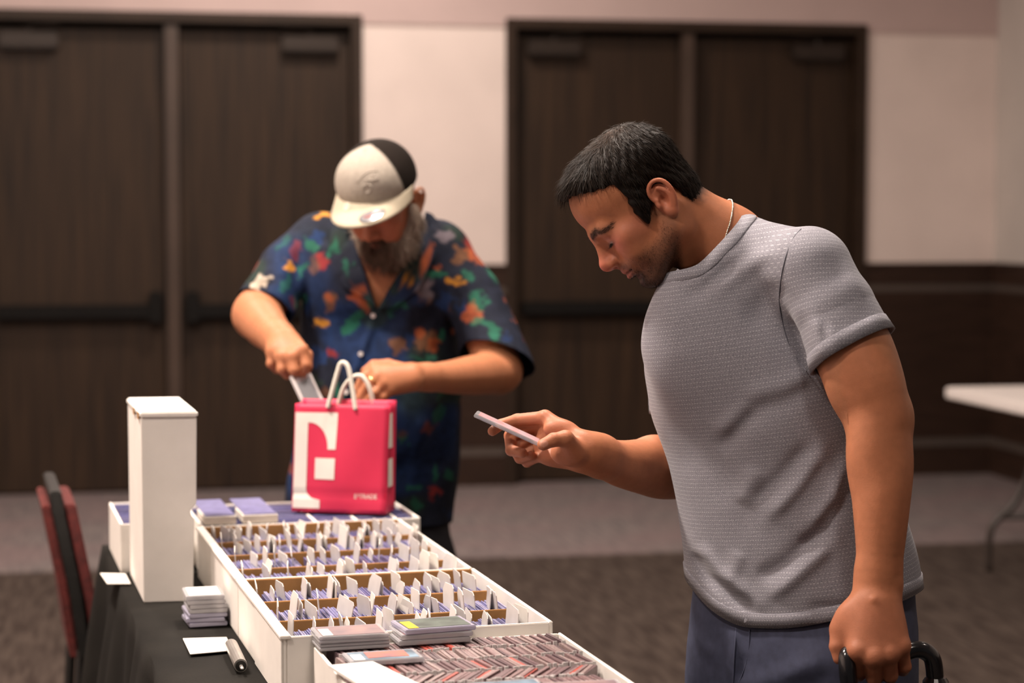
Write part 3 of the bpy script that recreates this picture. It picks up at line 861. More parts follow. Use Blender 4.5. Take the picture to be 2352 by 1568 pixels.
# ================================================================== BODIES: smooth implicit volumes turned into meshes
def V(*a): return np.array(a, float)
class Field:
    def __init__(self):
        self.ops = []
        self.R, self.o = np.eye(3), np.zeros(3)
    def frame(self, R=None, o=None):
        self.R = np.eye(3) if R is None else R
        self.o = np.zeros(3) if o is None else o
        return self
    def w(self, p): return self.R @ np.asarray(p, float) + self.o
    def _add(self, fn, lo, hi, k, mode):
        self.ops.append((fn, np.asarray(lo, float), np.asarray(hi, float), k, mode)); return self
    def cap(self, a, b, ra, rb=None, k=0.01, mode='u', flat=None, fs=1.0):
        """tapered capsule; flat = direction (local) scaled by fs"""
        rb = ra if rb is None else rb
        a, b = self.w(a), self.w(b)
        ab = b - a; L2 = max(float(ab.dot(ab)), 1e-12)
        n = None
        if flat is not None:
            n = self.R @ np.asarray(flat, float); n = n / np.linalg.norm(n)
        def fn(Q):
            t = np.clip((Q - a) @ ab / L2, 0, 1)
            q = Q - a - t[:, None] * ab
            d2 = (q * q).sum(1)
            if n is not None:
                c = q @ n
                d2 = d2 - c * c + (c / fs) ** 2
            return np.sqrt(d2) - (ra + (rb - ra) * t)
        r = max(ra, rb) * max(1.0, fs)
        return self._add(fn, np.minimum(a, b) - r, np.maximum(a, b) + r, k, mode)
    def chain(self, pts, rs, k=0.006, mode='u', flat=None, fs=1.0):
        """a bent tapered limb as one volume"""
        W_ = [self.w(p) for p in pts]
        def fn(Q):
            best = None
            for i in range(len(W_) - 1):
                a, b = W_[i], W_[i + 1]; ab = b - a
                t = np.clip((Q - a) @ ab / max(float(ab @ ab), 1e-12), 0, 1)
                q = Q - a - t[:, None] * ab
                e = np.sqrt((q * q).sum(1)) - (rs[i] + (rs[i + 1] - rs[i]) * t)
                if best is None: best = e
                else:
                    kk = min(0.004, 0.3 * rs[i]); h = np.clip(0.5 + 0.5 * (best - e) / kk, 0, 1)
                    best = best + (e - best) * h - kk * h * (1 - h)
            return best
        A = np.array(W_); r = max(rs)
        return self._add(fn, A.min(0) - r, A.max(0) + r, k, mode)
    def limb(self, pts, rs, k=0.01):
        """smoothly bent limb: the joints and radii are refined along a spline"""
        q = smooth_path([np.r_[np.asarray(p, float), r] for p, r in zip(pts, rs)], 5)
        return self.chain([a[:3] for a in q], [float(a[3]) for a in q], k)
    def ell(self, c, r, k=0.01, mode='u', rot=None):
        c = self.w(c); r = np.asarray(r, float)
        R = self.R if rot is None else self.R @ rot
        def fn(Q):
            q = (Q - c) @ R
            k0 = np.sqrt(((q / r) ** 2).sum(1)); k1 = np.sqrt(((q / (r * r)) ** 2).sum(1)) + 1e-9
            return k0 * (k0 - 1.0) / k1
        m = float(r.max())
        return self._add(fn, c - m, c + m, k, mode)
    def loft(self, keys, k=0.02, mode='u', pw=2.3):
        """keys: (z, cx, cy, a, b, theta) stacked ellipses"""
        K = np.array(sorted(keys), float)
        z = K[:, 0]
        zz = np.linspace(z[0], z[-1], 80)
        # smooth the piecewise-linear keys
        T_ = []
        for j in range(1, 6):
            y = np.interp(zz, z, K[:, j])
            for _ in range(6):
                y[1:-1] = 0.25 * y[:-2] + 0.5 * y[1:-1] + 0.25 * y[2:]
            T_.append(y)
        def fn(Q):
            q = np.clip(Q[:, 2], z[0], z[-1])
            cx, cy, a, b, th = [np.interp(q, zz, t) for t in T_]
            dx, dy = Q[:, 0] - cx, Q[:, 1] - cy
            c, s = np.cos(th), np.sin(th)
            u, v = dx * c + dy * s, -dx * s + dy * c
            n = (np.abs(u / a) ** pw + np.abs(v / b) ** pw) ** (1 / pw) + 1e-9
            rad = np.sqrt(u * u + v * v) + 1e-9
            d = rad * (n - 1) / n
            d = np.where(n < 0.15, -0.85 * np.minimum(a, b), d)
            oz = np.maximum(Q[:, 2] - z[-1], z[0] - Q[:, 2])
            return np.where(oz > 0, np.sqrt(np.maximum(d, 0) ** 2 + oz ** 2), np.maximum(d, oz))
        m = float(K[:, 3:5].max())
        lo = V(K[:, 1].min() - m, K[:, 2].min() - m, z[0]); hi = V(K[:, 1].max() + m, K[:, 2].max() + m, z[-1])
        return self._add(fn, lo, hi, k, mode)
    def disp(self, fn, lo=(-99, -99, -99), hi=(99, 99, 99)): return self._add(fn, lo, hi, 0, 'd')
    def cut(self, fn, k=0.004): return self._add(fn, V(-99, -99, -99), V(99, 99, 99), k, 'x')   # intersect with fn<0
    def eval(self, Q, margin=0.03):
        d = np.full(len(Q), 0.3)
        qlo, qhi = Q.min(0), Q.max(0)
        for fn, lo, hi, k, mode in self.ops:
            m = margin + k
            if (qlo > hi + m).any() or (qhi < lo - m).any(): continue
            c, e = d, fn(Q)
            if mode == 'u':
                if k > 0:
                    h = np.clip(0.5 + 0.5 * (c - e) / k, 0, 1)
                    d = c + (e - c) * h - k * h * (1 - h)
                else: d = np.minimum(c, e)
            elif mode == 's':
                h = np.clip(0.5 - 0.5 * (c + e) / max(k, 1e-6), 0, 1)
                d = c + (-e - c) * h + k * h * (1 - h)
            elif mode == 'x':
                h = np.clip(0.5 - 0.5 * (c - e) / max(k, 1e-6), 0, 1)
                d = c + (e - c) * h + k * h * (1 - h)
            elif mode == 'd': d = c + e
        return d

def surface(field, lo, hi, h):
    lo, hi = np.asarray(lo, float), np.asarray(hi, float)
    B = 8
    nb = np.ceil((hi - lo) / (h * B)).astype(int)
    ax = [lo[i] + h * (B * np.arange(nb[i]) + (B - 1) / 2) for i in range(3)]
    G = np.stack(np.meshgrid(*ax, indexing='ij'), -1).reshape(-1, 3)
    marg = B * h * 1.6 + 0.02
    bi = np.stack(np.meshgrid(*[np.arange(n) for n in nb], indexing='ij'), -1).reshape(-1, 3)
    def groups(ids, sz):
        g = bi[ids] // sz
        key = (g[:, 0] * 1000 + g[:, 1]) * 1000 + g[:, 2]
        o = np.argsort(key, kind='stable'); ks = key[o]
        cut = np.r_[0, np.nonzero(np.diff(ks))[0] + 1, len(ks)]
        for i in range(len(cut) - 1): yield ids[o[cut[i]:cut[i + 1]]]
    dc = np.zeros(len(G))
    for ids in groups(np.arange(len(G)), 8): dc[ids] = field.eval(G[ids], marg)
    act = np.nonzero(np.abs(dc) < B * h * 1.0 + 0.006)[0]
    F = np.repeat(dc[:, None], B ** 3, 1).astype(np.float32)
    off = np.stack(np.meshgrid(*[np.arange(B) - (B - 1) / 2] * 3, indexing='ij'), -1).reshape(-1, 3) * h
    for a in (groups(act, 4) if len(act) else ()):
        Q = (G[a][:, None, :] + off[None]).reshape(-1, 3)
        F[a] = field.eval(Q, 0.02).reshape(len(a), -1)
    F = F.reshape(*nb, B, B, B).transpose(0, 3, 1, 4, 2, 5).reshape(*(nb * B))
    s = F < 0
    cnt = np.zeros(tuple(np.array(F.shape) - 1), np.uint8)
    sl = [slice(0, -1), slice(1, None)]
    for i in (0, 1):
        for j in (0, 1):
            for k in (0, 1): cnt += s[sl[i], sl[j], sl[k]]
    cells = np.argwhere((cnt > 0) & (cnt < 8))
    idx = np.full(cnt.shape, -1, np.int32)
    idx[tuple(cells.T)] = np.arange(len(cells))
    cor = {}
    for i in (0, 1):
        for j in (0, 1):
            for k in (0, 1): cor[(i, j, k)] = F[cells[:, 0] + i, cells[:, 1] + j, cells[:, 2] + k].astype(np.float64)
    acc = np.zeros((len(cells), 3)); num = np.zeros(len(cells))
    C = list(cor)
    for a in C:
        for ax_ in range(3):
            if a[ax_]: continue
            b = list(a); b[ax_] = 1; b = tuple(b)
            fa, fb = cor[a], cor[b]
            m = (fa < 0) != (fb < 0)
            t = np.where(m, fa / np.where(m, fa - fb, 1), 0)
            pa = np.array(a, float)[None].repeat(len(cells), 0); pa[:, ax_] += t
            acc += np.where(m[:, None], pa, 0); num += m
    V_ = lo + h * (cells + acc / np.maximum(num, 1)[:, None])
    quads = []
    for ax_ in range(3):
        a, b = (ax_ + 1) % 3, (ax_ + 2) % 3
        s0 = [slice(None)] * 3; s1 = [slice(None)] * 3
        s0[ax_] = slice(0, -1); s1[ax_] = slice(1, None)
        ed = s[tuple(s0)] != s[tuple(s1)]
        E_ = np.argwhere(ed)
        ok = (E_[:, a] > 0) & (E_[:, b] > 0) & (E_[:, a] < cnt.shape[a]) & (E_[:, b] < cnt.shape[b])
        E_ = E_[ok]
        def at(da, db):
            q = E_.copy(); q[:, a] -= da; q[:, b] -= db
            return idx[tuple(q.T)]
        Q = np.stack([at(1, 1), at(0, 1), at(0, 0), at(1, 0)], 1)
        neg = s[tuple(E_.T)]
        Q[~neg] = Q[~neg][:, ::-1]
        quads.append(Q)
    Q = np.concatenate(quads)
    Q = Q[(Q >= 0).all(1)]
    return V_, Q

def np_mesh(name, verts, quads, mats, colors=None, uv=None, smooth=True, midx=None):
    me = bpy.data.meshes.new(name)
    verts = np.ascontiguousarray(verts, dtype=np.float32); quads = np.ascontiguousarray(quads, dtype=np.int32)
    nf, nk = quads.shape
    me.vertices.add(len(verts)); me.vertices.foreach_set('co', verts.ravel())
    me.loops.add(nf * nk); me.loops.foreach_set('vertex_index', quads.ravel())
    me.polygons.add(nf)
    me.polygons.foreach_set('loop_start', np.arange(0, nf * nk, nk, dtype=np.int32))
    me.polygons.foreach_set('loop_total', np.full(nf, nk, np.int32))
    for m in (mats if isinstance(mats, (list, tuple)) else [mats]): me.materials.append(m)
    if midx is not None: me.polygons.foreach_set('material_index', np.asarray(midx, np.int32))
    me.polygons.foreach_set('use_smooth', np.full(nf, smooth))
    me.update(calc_edges=True)
    if colors is not None:
        a = me.color_attributes.new('Col', 'FLOAT_COLOR', 'POINT')
        a.data.foreach_set('color', np.concatenate([colors, np.ones((len(colors), 1))], 1).astype(np.float32).ravel())
    if uv is not None:
        u = me.uv_layers.new(name='UVMap')
        u.data.foreach_set('uv', np.asarray(uv, np.float32)[quads.ravel()].ravel())
    me.validate()
    return me

def relax(v, q, n=1, f=0.5):
    """a light Laplacian smoothing of a quad mesh"""
    e = np.concatenate([q[:, [0, 1]], q[:, [1, 2]], q[:, [2, 3]], q[:, [3, 0]]])
    for _ in range(n):
        acc = np.zeros_like(v); c = np.zeros(len(v))
        for a, b in ((0, 1), (1, 0)):
            for j in range(3): acc[:, j] += np.bincount(e[:, a], v[e[:, b], j], len(v))
            c += np.bincount(e[:, a], minlength=len(v))
        v = v + f * (acc / np.maximum(c, 1)[:, None] - v)
    return v

def trim(v, q, g, h):
    """keep the side g>0 of a mesh; the cut border is moved exactly onto g=0"""
    for _ in range(1):
        gv = g(v)
        keep = (gv[q] > 0).any(1)
        q = q[keep]
        used = np.unique(q)
        bad = used[gv[used] <= 0]
        p = v[bad]
        for _ in range(2):
            e = 1e-4
            g0 = g(p)
            gr = np.stack([(g(p + np.eye(3)[i] * e) - g0) / e for i in range(3)], 1)
            n2 = (gr * gr).sum(1) + 1e-9
            p = p - gr * (g0 / n2)[:, None]
        ok = np.linalg.norm(p - v[bad], axis=1) < 4 * h
        v = v.copy(); v[bad[ok]] = p[ok]
    used = np.unique(q)
    mp = np.full(len(v), -1); mp[used] = np.arange(len(used))
    return v[used], mp[q]

def join(parts):
    vs, qs, n = [], [], 0
    for v, q in parts:
        vs.append(v); qs.append(q + n); n += len(v)
    return np.concatenate(vs), np.concatenate(qs)

def seg_dist(Q, a, b):
    ab = b - a
    t = np.clip((Q - a) @ ab / (ab @ ab), 0, 1)
    return np.linalg.norm(Q - a - t[:, None] * ab, axis=1), t

def ss(x, a, b):
    t = np.clip((x - a) / (b - a), 0, 1)
    return t * t * (3 - 2 * t)

def vnoise(Q, scale, seed=0):
    """cheap smooth 3-D value noise in -1..1"""
    q = Q * scale + seed * 17.13
    i = np.floor(q).astype(np.int64); f = q - i; f = f * f * (3 - 2 * f)
    def hsh(a, b, c):
        n = (a * 73856093) ^ (b * 19349663) ^ (c * 83492791)
        n = (n ^ (n >> 13)) * 1274126177
        return ((n & 0xffff) / 32767.5) - 1
    r = 0
    for dx in (0, 1):
        for dy in (0, 1):
            for dz in (0, 1):
                w = (f[:, 0] if dx else 1 - f[:, 0]) * (f[:, 1] if dy else 1 - f[:, 1]) * (f[:, 2] if dz else 1 - f[:, 2])
                r = r + w * hsh(i[:, 0] + dx, i[:, 1] + dy, i[:, 2] + dz)
    return r

def head_prims(f, ears=True, k=1.0):
    """a man's head in head coordinates: x to his left, y forward, z up"""
    f.ell((0, -0.008, 0.024), (0.0755, 0.086, 0.074), 0.01)
    f.ell((0, -0.042, 0.028), (0.067, 0.052, 0.060), 0.02)
    f.ell((0, 0.026, 0.035), (0.067, 0.060, 0.057), 0.02)
    f.ell((0, 0.024, -0.03), (0.063, 0.058, 0.062), 0.02)
    f.ell((0, 0.036, -0.076), (0.047, 0.044, 0.036), 0.022)
    f.ell((0, 0.068, -0.099), (0.0215, 0.019, 0.0165), 0.02)
    for s in (-1, 1):
        f.cap((s * 0.056, -0.012, -0.045), (s * 0.053, -0.002, -0.074), 0.014, 0.014, 0.02)
        f.cap((s * 0.053, -0.002, -0.074), (s * 0.019, 0.064, -0.104), 0.0145, 0.0135, 0.024)
        f.ell((s * 0.043, 0.058, -0.030), (0.021, 0.018, 0.017), 0.02)
        f.ell((s * 0.034, 0.064, -0.055), (0.020, 0.017, 0.024), 0.02)
    f.cap((-0.038, 0.0735, 0.000), (0.038, 0.0735, 0.000), 0.0115, 0.0115, 0.016)
    f.cap((-0.016, 0.0805, 0.0035), (0.016, 0.0805, 0.0035), 0.0105, 0.0105, 0.014)
    for s in (-1, 1):
        f.ell((s * 0.0315, 0.1015, -0.0165), (0.0175, 0.0170, 0.0100), 0.012, 's')
        f.ell((s * 0.0315, 0.0690, -0.0200), (0.0160, 0.0135, 0.0120), 0.005)       # eyeball under the lids
        f.cap((s * 0.021, 0.0795, -0.0250), (s * 0.045, 0.0735, -0.0230), 0.0022, 0.0020, 0.003)  # lowered lid edge
        f.cap((s * 0.020, 0.0800, -0.0095), (s * 0.044, 0.0755, -0.0095), 0.0024, 0.002, 0.006)
    f.cap((0, 0.0835, -0.005), (0, 0.102, -0.037), 0.0085, 0.0098, 0.012)
    f.cap((0, 0.076, -0.012), (0, 0.086, -0.044), 0.0125, 0.0155, 0.014)
    f.ell((0, 0.1035, -0.0405), (0.0125, 0.0115, 0.0105), 0.008)
    for s in (-1, 1):
        f.ell((s * 0.0125, 0.0945, -0.0445), (0.0085, 0.0105, 0.0078), 0.006)
        f.ell((s * 0.0065, 0.0985, -0.0535), (0.0042, 0.006, 0.003), 0.003, 's')
    f.ell((0, 0.079, -0.066), (0.030, 0.0135, 0.0185), 0.014)                         # muzzle
    f.chain([(-0.024, 0.0805, -0.0712), (-0.008, 0.0905, -0.0672), (0, 0.0918, -0.0682), (0.008, 0.0905, -0.0672), (0.024, 0.0805, -0.0712)], [0.003, 0.0048, 0.0048, 0.0048, 0.003], 0.004)
    f.chain([(-0.021, 0.0805, -0.0745), (0, 0.0905, -0.0785), (0.021, 0.0805, -0.0745)], [0.0035, 0.0058, 0.0035], 0.005)
    f.chain([(-0.025, 0.0845, -0.0725), (0, 0.0975, -0.0732), (0.025, 0.0845, -0.0725)], [0.0014, 0.0018, 0.0014], 0.003, 's')
    f.ell((0, 0.088, -0.0895), (0.018, 0.008, 0.0045), 0.008, 's')
    if ears:
        for s in (-1, 1):
            ea = math.radians(8)
            Re = np.array([[1, 0, 0], [0, math.cos(ea), -math.sin(ea)], [0, math.sin(ea), math.cos(ea)]])
            yaw_ = math.radians(16) * s
            Rz = np.array([[math.cos(yaw_), -math.sin(yaw_), 0], [math.sin(yaw_), math.cos(yaw_), 0], [0, 0, 1]])
            RR = Rz @ Re
            e0 = np.array([s * 0.0755, -0.020, -0.030])
            L = lambda x, y, z: e0 + RR @ np.array([s * x, 1.06 * y, 1.0 * z])
            f.ell(L(0.001, 0, -0.002), (0.0075, 0.0165, 0.026), 0.006, rot=RR)
            f.ell(L(0.0095, 0.002, -0.003), (0.0075, 0.0125, 0.0205), 0.004, 's', rot=RR)
            hx = smooth_path([L(0.006, 0.006, 0.000), L(0.003, 0.0130, 0.006), L(0.005, 0.0130, 0.017), L(0.0065, 0.0065, 0.0265), L(0.0075, -0.004, 0.0290), L(0.0080, -0.0135, 0.0225), L(0.0080, -0.0172, 0.009), L(0.0065, -0.0152, -0.006), L(0.004, -0.009, -0.018)], 3)
            f.chain(hx, [0.0028] * 3 + [0.0034] * (len(hx) - 3), 0.0035)
            ah = smooth_path([L(0.0055, -0.002, 0.017), L(0.006, -0.0080, 0.008), L(0.0058, -0.0092, -0.004), L(0.005, -0.004, -0.015)], 3)
            f.chain(ah, [0.0026] * len(ah), 0.003)
            f.ell(L(0.002, 0.001, -0.0245), (0.0052, 0.0085, 0.0095), 0.006, rot=RR)
            f.ell(L(0.004, 0.0115, -0.006), (0.0045, 0.004, 0.006), 0.004, rot=RR)
            f.ell(L(0.006, 0.002, -0.004), (0.0085, 0.0062, 0.0095), 0.003, 's', rot=RR)

def rot_cols(x, y, z): return np.stack([x, y, z], 1)
def frame_from(fwd, up, yaw=0.0, roll=0.0):
    fwd = fwd / np.linalg.norm(fwd); up = up - fwd * up.dot(fwd); up /= np.linalg.norm(up)
    left = np.cross(up, fwd)
    f2 = fwd * math.cos(yaw) + left * math.sin(yaw); l2 = left * math.cos(yaw) - fwd * math.sin(yaw)
    u2 = up * math.cos(roll) + l2 * math.sin(roll); l3 = l2 * math.cos(roll) - up * math.sin(roll)
    return rot_cols(l3, f2, u2)

def strands(roots, dirs, nrms, length, width, segs, curl, seed=0, lift=0.002, droop=None):
    """thin three-point-wide ribbons of hair; returns verts, quads, strand id"""
    rng = np.random.default_rng(seed)
    n = len(roots)
    p = roots.copy(); d = dirs.copy()
    L = length * (0.7 + 0.6 * rng.random(n))
    side = np.cross(d, nrms); side /= np.linalg.norm(side, axis=1)[:, None] + 1e-9
    vs = []
    for i in range(segs + 1):
        t = i / segs
        wd = width * (1 - 0.75 * t)
        vs.append(p - side * wd[:, None] * 0.5 if np.ndim(wd) else p - side * wd * 0.5)
        vs.append(p + side * wd[:, None] * 0.5 if np.ndim(wd) else p + side * wd * 0.5)
        p = p + d * (L / segs)[:, None] + nrms * lift * (0.5 - t) / segs
        d = d + curl * (rng.random((n, 3)) - 0.5)
        if droop is not None: d = d + droop
        d /= np.linalg.norm(d, axis=1)[:, None] + 1e-9
    Vv = np.stack(vs, 1)            # n, 2(s+1), 3
    m = 2 * (segs + 1)
    base = (np.arange(n) * m)[:, None]
    qs = []
    for i in range(segs):
        qs.append(base + np.array([2 * i, 2 * i + 1, 2 * i + 3, 2 * i + 2])[None])
    return Vv.reshape(-1, 3), np.concatenate(qs), np.repeat(np.arange(n), m)

def vert_normals(v, q):
    n = np.cross(v[q[:, 2]] - v[q[:, 0]], v[q[:, 3]] - v[q[:, 1]])
    o = np.zeros_like(v)
    for k in range(4):
        for j in range(3): o[:, j] += np.bincount(q[:, k], n[:, j], len(v))
    return o / (np.linalg.norm(o, axis=1)[:, None] + 1e-12)

def boundary_loops(q):
    e = np.concatenate([q[:, [0, 1]], q[:, [1, 2]], q[:, [2, 3]], q[:, [3, 0]]])
    key = np.sort(e, 1)
    u, inv, c = np.unique(key, axis=0, return_inverse=True, return_counts=True)
    b = e[c[inv.ravel()] == 1]
    nxt = {}
    for a, bb in b: nxt.setdefault(int(a), []).append(int(bb))
    loops = []
    while nxt:
        s = next(iter(nxt)); loop = [s]; cur = s
        while cur in nxt:
            n = nxt[cur].pop()
            if not nxt[cur]: del nxt[cur]
            if n == s: break
            loop.append(n); cur = n
        if len(loop) > 12: loops.append(loop)
    return loops

def loop_path(v, loop, n=80, sm=30):
    p = v[loop]
    d = np.r_[0, np.cumsum(np.linalg.norm(np.diff(np.r_[p, p[:1]], axis=0), axis=1))]
    t = np.linspace(0, d[-1], n, endpoint=False)
    pp = np.r_[p, p[:1]]
    r = np.stack([np.interp(t, d, pp[:, i]) for i in range(3)], 1)
    for _ in range(sm): r = 0.25 * np.roll(r, 1, 0) + 0.5 * r + 0.25 * np.roll(r, -1, 0)
    return r

def band(path, inward, outw, width, thick, both=0.0):
    """flat hem band following a closed path. inward: (n,3) direction along the cloth, outw: (n,3) outward normal"""
    n = len(path)
    prof = [(-both, 0.0), (-both, thick), (width, thick), (width + 0.001, 0.0), (width, -thick), (-both, -thick)]
    vs = np.stack([path + inward * a + outw * b for a, b in prof], 1)
    m = len(prof)
    qs = []
    for i in range(n):
        j = (i + 1) % n
        for k in range(m):
            k2 = (k + 1) % m
            qs.append((i * m + k, j * m + k, j * m + k2, i * m + k2))
    return vs.reshape(-1, 3), np.array(qs)

def make_fold(pts, amp, wid, Yc=3.15, Yp=3.05):
    """a crease pressed into the front of a garment along a line"""
    A = [P(a, b, Yp)[[0, 2]] for a, b in pts]
    def fn(Q):
        q2 = Q[:, [0, 2]]
        best = np.full(len(Q), 1e9); tt = np.zeros(len(Q))
        for i in range(len(A) - 1):
            ab = A[i + 1] - A[i]
            t = np.clip((q2 - A[i]) @ ab / (ab @ ab), 0, 1)
            d = np.linalg.norm(q2 - A[i] - t[:, None] * ab, axis=1)
            m = d < best; best = np.where(m, d, best); tt = np.where(m, (i + t) / (len(A) - 1), tt)
        env = ss(tt, 0, 0.25) * (1 - ss(tt, 0.75, 1.0)) * 0.85 + 0.15
        return -amp * np.exp(-(best / wid) ** 2) * env * (1 - ss(Q[:, 1], Yc - 0.03, Yc + 0.03))
    pl = np.array(A); mg = 3 * wid
    return fn, V(pl[:, 0].min() - mg, 0, pl[:, 1].min() - mg), V(pl[:, 0].max() + mg, Yc + 0.05, pl[:, 1].max() + mg)

def ray_hit(verts, nrm, px, py, tol=0.007):
    """first point of a mesh met in the direction of an image point"""
    o = np.array([0, 0, CAM_H]); dr = _ray(px, py); dr = dr / np.linalg.norm(dr)
    w_ = verts - o; al = w_ @ dr
    off = np.linalg.norm(w_ - al[:, None] * dr, axis=1)
    c = np.nonzero(off < tol)[0]
    if not len(c): return None, None
    near = al[c].min()
    c2 = c[al[c] < near + 0.02]
    j = c2[np.argmin(off[c2])]
    return o + dr * al[j], nrm[j]
# ================================================================== MAN AT THE RIGHT (grey T-shirt)
m_skin = mat('skin', rough=0.48, attr='Col', var=0.05, scale=90, bump=0.12, bscale=500, sss=0.12, spec=0.35)
m_hair = mat('black_hair', rough=0.45, attr='Col', var=0.2, scale=200, spec=0.10)

def poly_sdf(poly):
    A = np.array(poly, float); B = np.roll(A, -1, 0)
    def fn(y, z):
        q = np.stack([y, z], 1); d = np.full(len(q), 1e9); ins = np.zeros(len(q), bool)
        for a, b in zip(A, B):
            e = b - a; w = q - a
            t = np.clip(w @ e / (e @ e), 0, 1)
            d = np.minimum(d, ((w - t[:, None] * e) ** 2).sum(1))
            c = ((a[1] <= q[:, 1]) != (b[1] <= q[:, 1])) & (q[:, 0] < a[0] + (q[:, 1] - a[1]) / (b[1] - a[1] + 1e-12) * e[0])
            ins ^= c
        d = np.sqrt(d)
        return np.where(ins, -d, d)
    return fn

def man1():
    root = empty('person', (0.47, 3.15, 0), label='man in a grey T-shirt and blue trousers studying a card in his hand', cat='person', group='people at the card table')
    SK = np.array([0.46, 0.175, 0.086])
    # ---------------- head frame
    HR = frame_from(V(-0.698, 0.0, -0.716), V(-0.716, 0.0, 0.698), yaw=math.radians(7), roll=math.radians(-2))
    HO = P(1457, 457, 3.12)
    B = Field()
    B.frame(HR, HO); head_prims(B)
    nk = HR @ V(0, -0.03, -0.045) + HO
    B.frame()
    B.cap(nk, P(1668, 566, 3.14), 0.053, 0.060, 0.03)
    B.cap(P(1668, 566, 3.14), P(1730, 640, 3.15), 0.060, 0.075, 0.03)
    B.frame(HR, HO); B.cap((0.05, -0.03, -0.055), (0.012, 0.02, -0.125), 0.011, 0.010, 0.02); B.frame()
    # ---------------- left arm (near), hanging with the case
    LS, LE = P(1868, 628, 3.0), P(2016, 955, 2.93)
    B.limb([LS, P(1918, 720, 2.98), P(1957, 800, 2.962), P(1990, 880, 2.94), LE], [0.044, 0.052, 0.0585, 0.055, 0.0475], 0.015)
    B.limb([LE, P(2024, 1060, 2.915), P(2024, 1150, 2.90), P(2022, 1250, 2.89), P(2016, 1340, 2.88)], [0.0465, 0.046, 0.041, 0.0345, 0.029], 0.012)
    B.ell(P(2004, 1045, 2.905), (0.036, 0.032, 0.07), 0.015)
    B.ell(P(2056, 965, 2.945), (0.017, 0.02, 0.026), 0.03)                           # elbow point
    B.ell(P(1966, 850, 2.935), (0.044, 0.035, 0.075), 0.015)                            # biceps
    Wr = P(2014, 1358, 2.88)
    B.cap(P(2016, 1320, 2.88), P(2010, 1385, 2.872), 0.030, 0.033, 0.02, flat=V(0, 1, 0), fs=0.68)
    B.ell(P(2052, 1345, 2.873), (0.010, 0.010, 0.012), 0.014)                         # ulna bump
    kn = [P(1970, 1492, 2.838), P(2006, 1507, 2.832), P(2042, 1499, 2.836), P(2070, 1481, 2.846)]
    st = [P(1990, 1388, 2.868), P(2004, 1386, 2.865), P(2020, 1386, 2.865), P(2036, 1390, 2.868)]
    for a, b, r in zip(st, kn, (0.0150, 0.0155, 0.0150, 0.0138)):
        B.cap(a, b, 0.0185, r, 0.018)
    for b, r in zip(kn, (0.0138, 0.0145, 0.0135, 0.012)):
        B.ell(b + V(0, -0.003, 0.0), (r, r, r), 0.006)
    B.ell(P(1998, 1440, 2.862), (0.044, 0.020, 0.040), 0.02)
    mids = [P(1967, 1541, 2.852), P(2007, 1556, 2.850), P(2045, 1550, 2.853), P(2078, 1530, 2.858)]
    dis = [P(1972, 1548, 2.892), P(2009, 1560, 2.892), P(2045, 1554, 2.893), P(2074, 1538, 2.893)]
    tip = [P(1980, 1520, 2.905), P(2012, 1530, 2.905), P(2044, 1524, 2.905), P(2070, 1512, 2.903)]
    for a, b, c, d, r in zip(kn, mids, dis, tip, (0.0108, 0.0112, 0.0108, 0.0095)):
        B.chain([a, b, c, d], [r * 1.12, r, r * 0.93, r * 0.82], 0.005)
    B.chain([P(1985, 1388, 2.878), P(1928, 1446, 2.872), P(1922, 1484, 2.862), P(1927, 1512, 2.858)], [0.017, 0.0125, 0.0108, 0.0088], 0.012)
    B.ell(P(1955, 1432, 2.868), (0.024, 0.013, 0.030), 0.018)
    # veins and tendons on the back of the hand
    for pts, r in (([P(2010, 1380, 2.836), P(2035, 1400, 2.838), P(2042, 1440, 2.838), P(2036, 1480, 2.83)], 0.0022),
                   ([P(1990, 1480, 2.824), P(2002, 1500, 2.820)], 0.0018), ([P(2030, 1475, 2.828), P(2018, 1500, 2.822)], 0.0017)):
        for a, b in zip(pts[:-1], pts[1:]): B.cap(a + V(0, 0.0095, 0), b + V(0, 0.0095, 0), r + 0.003, r + 0.003, 0.005)
    # ---------------- right arm (far), holding the card up
    RS, RE = P(1588, 752, 3.32), P(1588, 1078, 3.36)
    B.limb([RS, P(1576, 900, 3.345), RE], [0.046, 0.053, 0.047], 0.02)
    B.limb([RE, P(1530, 1078, 3.30), P(1490, 1072, 3.265), P(1425, 1064, 3.205), P(1360, 1041, 3.148)], [0.047, 0.0485, 0.046, 0.0365, 0.0275], 0.02)
    B.ell(P(1505, 1042, 3.275), (0.035, 0.035, 0.030), 0.015)
    B.cap(P(1375, 1044, 3.16), P(1335, 1034, 3.138), 0.0275, 0.0275, 0.03, flat=V(0.3, 1, 0), fs=0.78)
    kR = [P(1252, 958, 3.172), P(1238, 974, 3.197), P(1232, 998, 3.212), P(1236, 1024, 3.212)]
    sR = [P(1328, 1014, 3.14), P(1330, 1026, 3.152), P(1330, 1042, 3.158), P(1326, 1054, 3.152)]
    for a, b, r in zip(sR, kR, (0.0120, 0.0125, 0.012, 0.011)): B.cap(a, b, 0.0165, r, 0.014)
    B.ell(P(1282, 1022, 3.175), (0.040, 0.014, 0.030), 0.014)
    B.ell(P(1285, 1052, 3.16), (0.034, 0.018, 0.014), 0.016)
    fi = [
        ([kR[0], P(1188, 964, 3.192), P(1150, 975, 3.185), P(1131, 990, 3.160)], (0.0105, 0.0098, 0.0088, 0.0078)),
        ([kR[1], P(1172, 1000, 3.200), P(1174, 1034, 3.172), P(1200, 1040, 3.150)], (0.0105, 0.0100, 0.0090, 0.0080)),
        ([kR[2], P(1180, 1028, 3.202), P(1194, 1052, 3.178), P(1220, 1046, 3.158)], (0.0102, 0.0096, 0.0086, 0.0078)),
        ([kR[3], P(1200, 1049, 3.200), P(1210, 1062, 3.184), P(1234, 1052, 3.166)], (0.0095, 0.0086, 0.0078, 0.0070))]
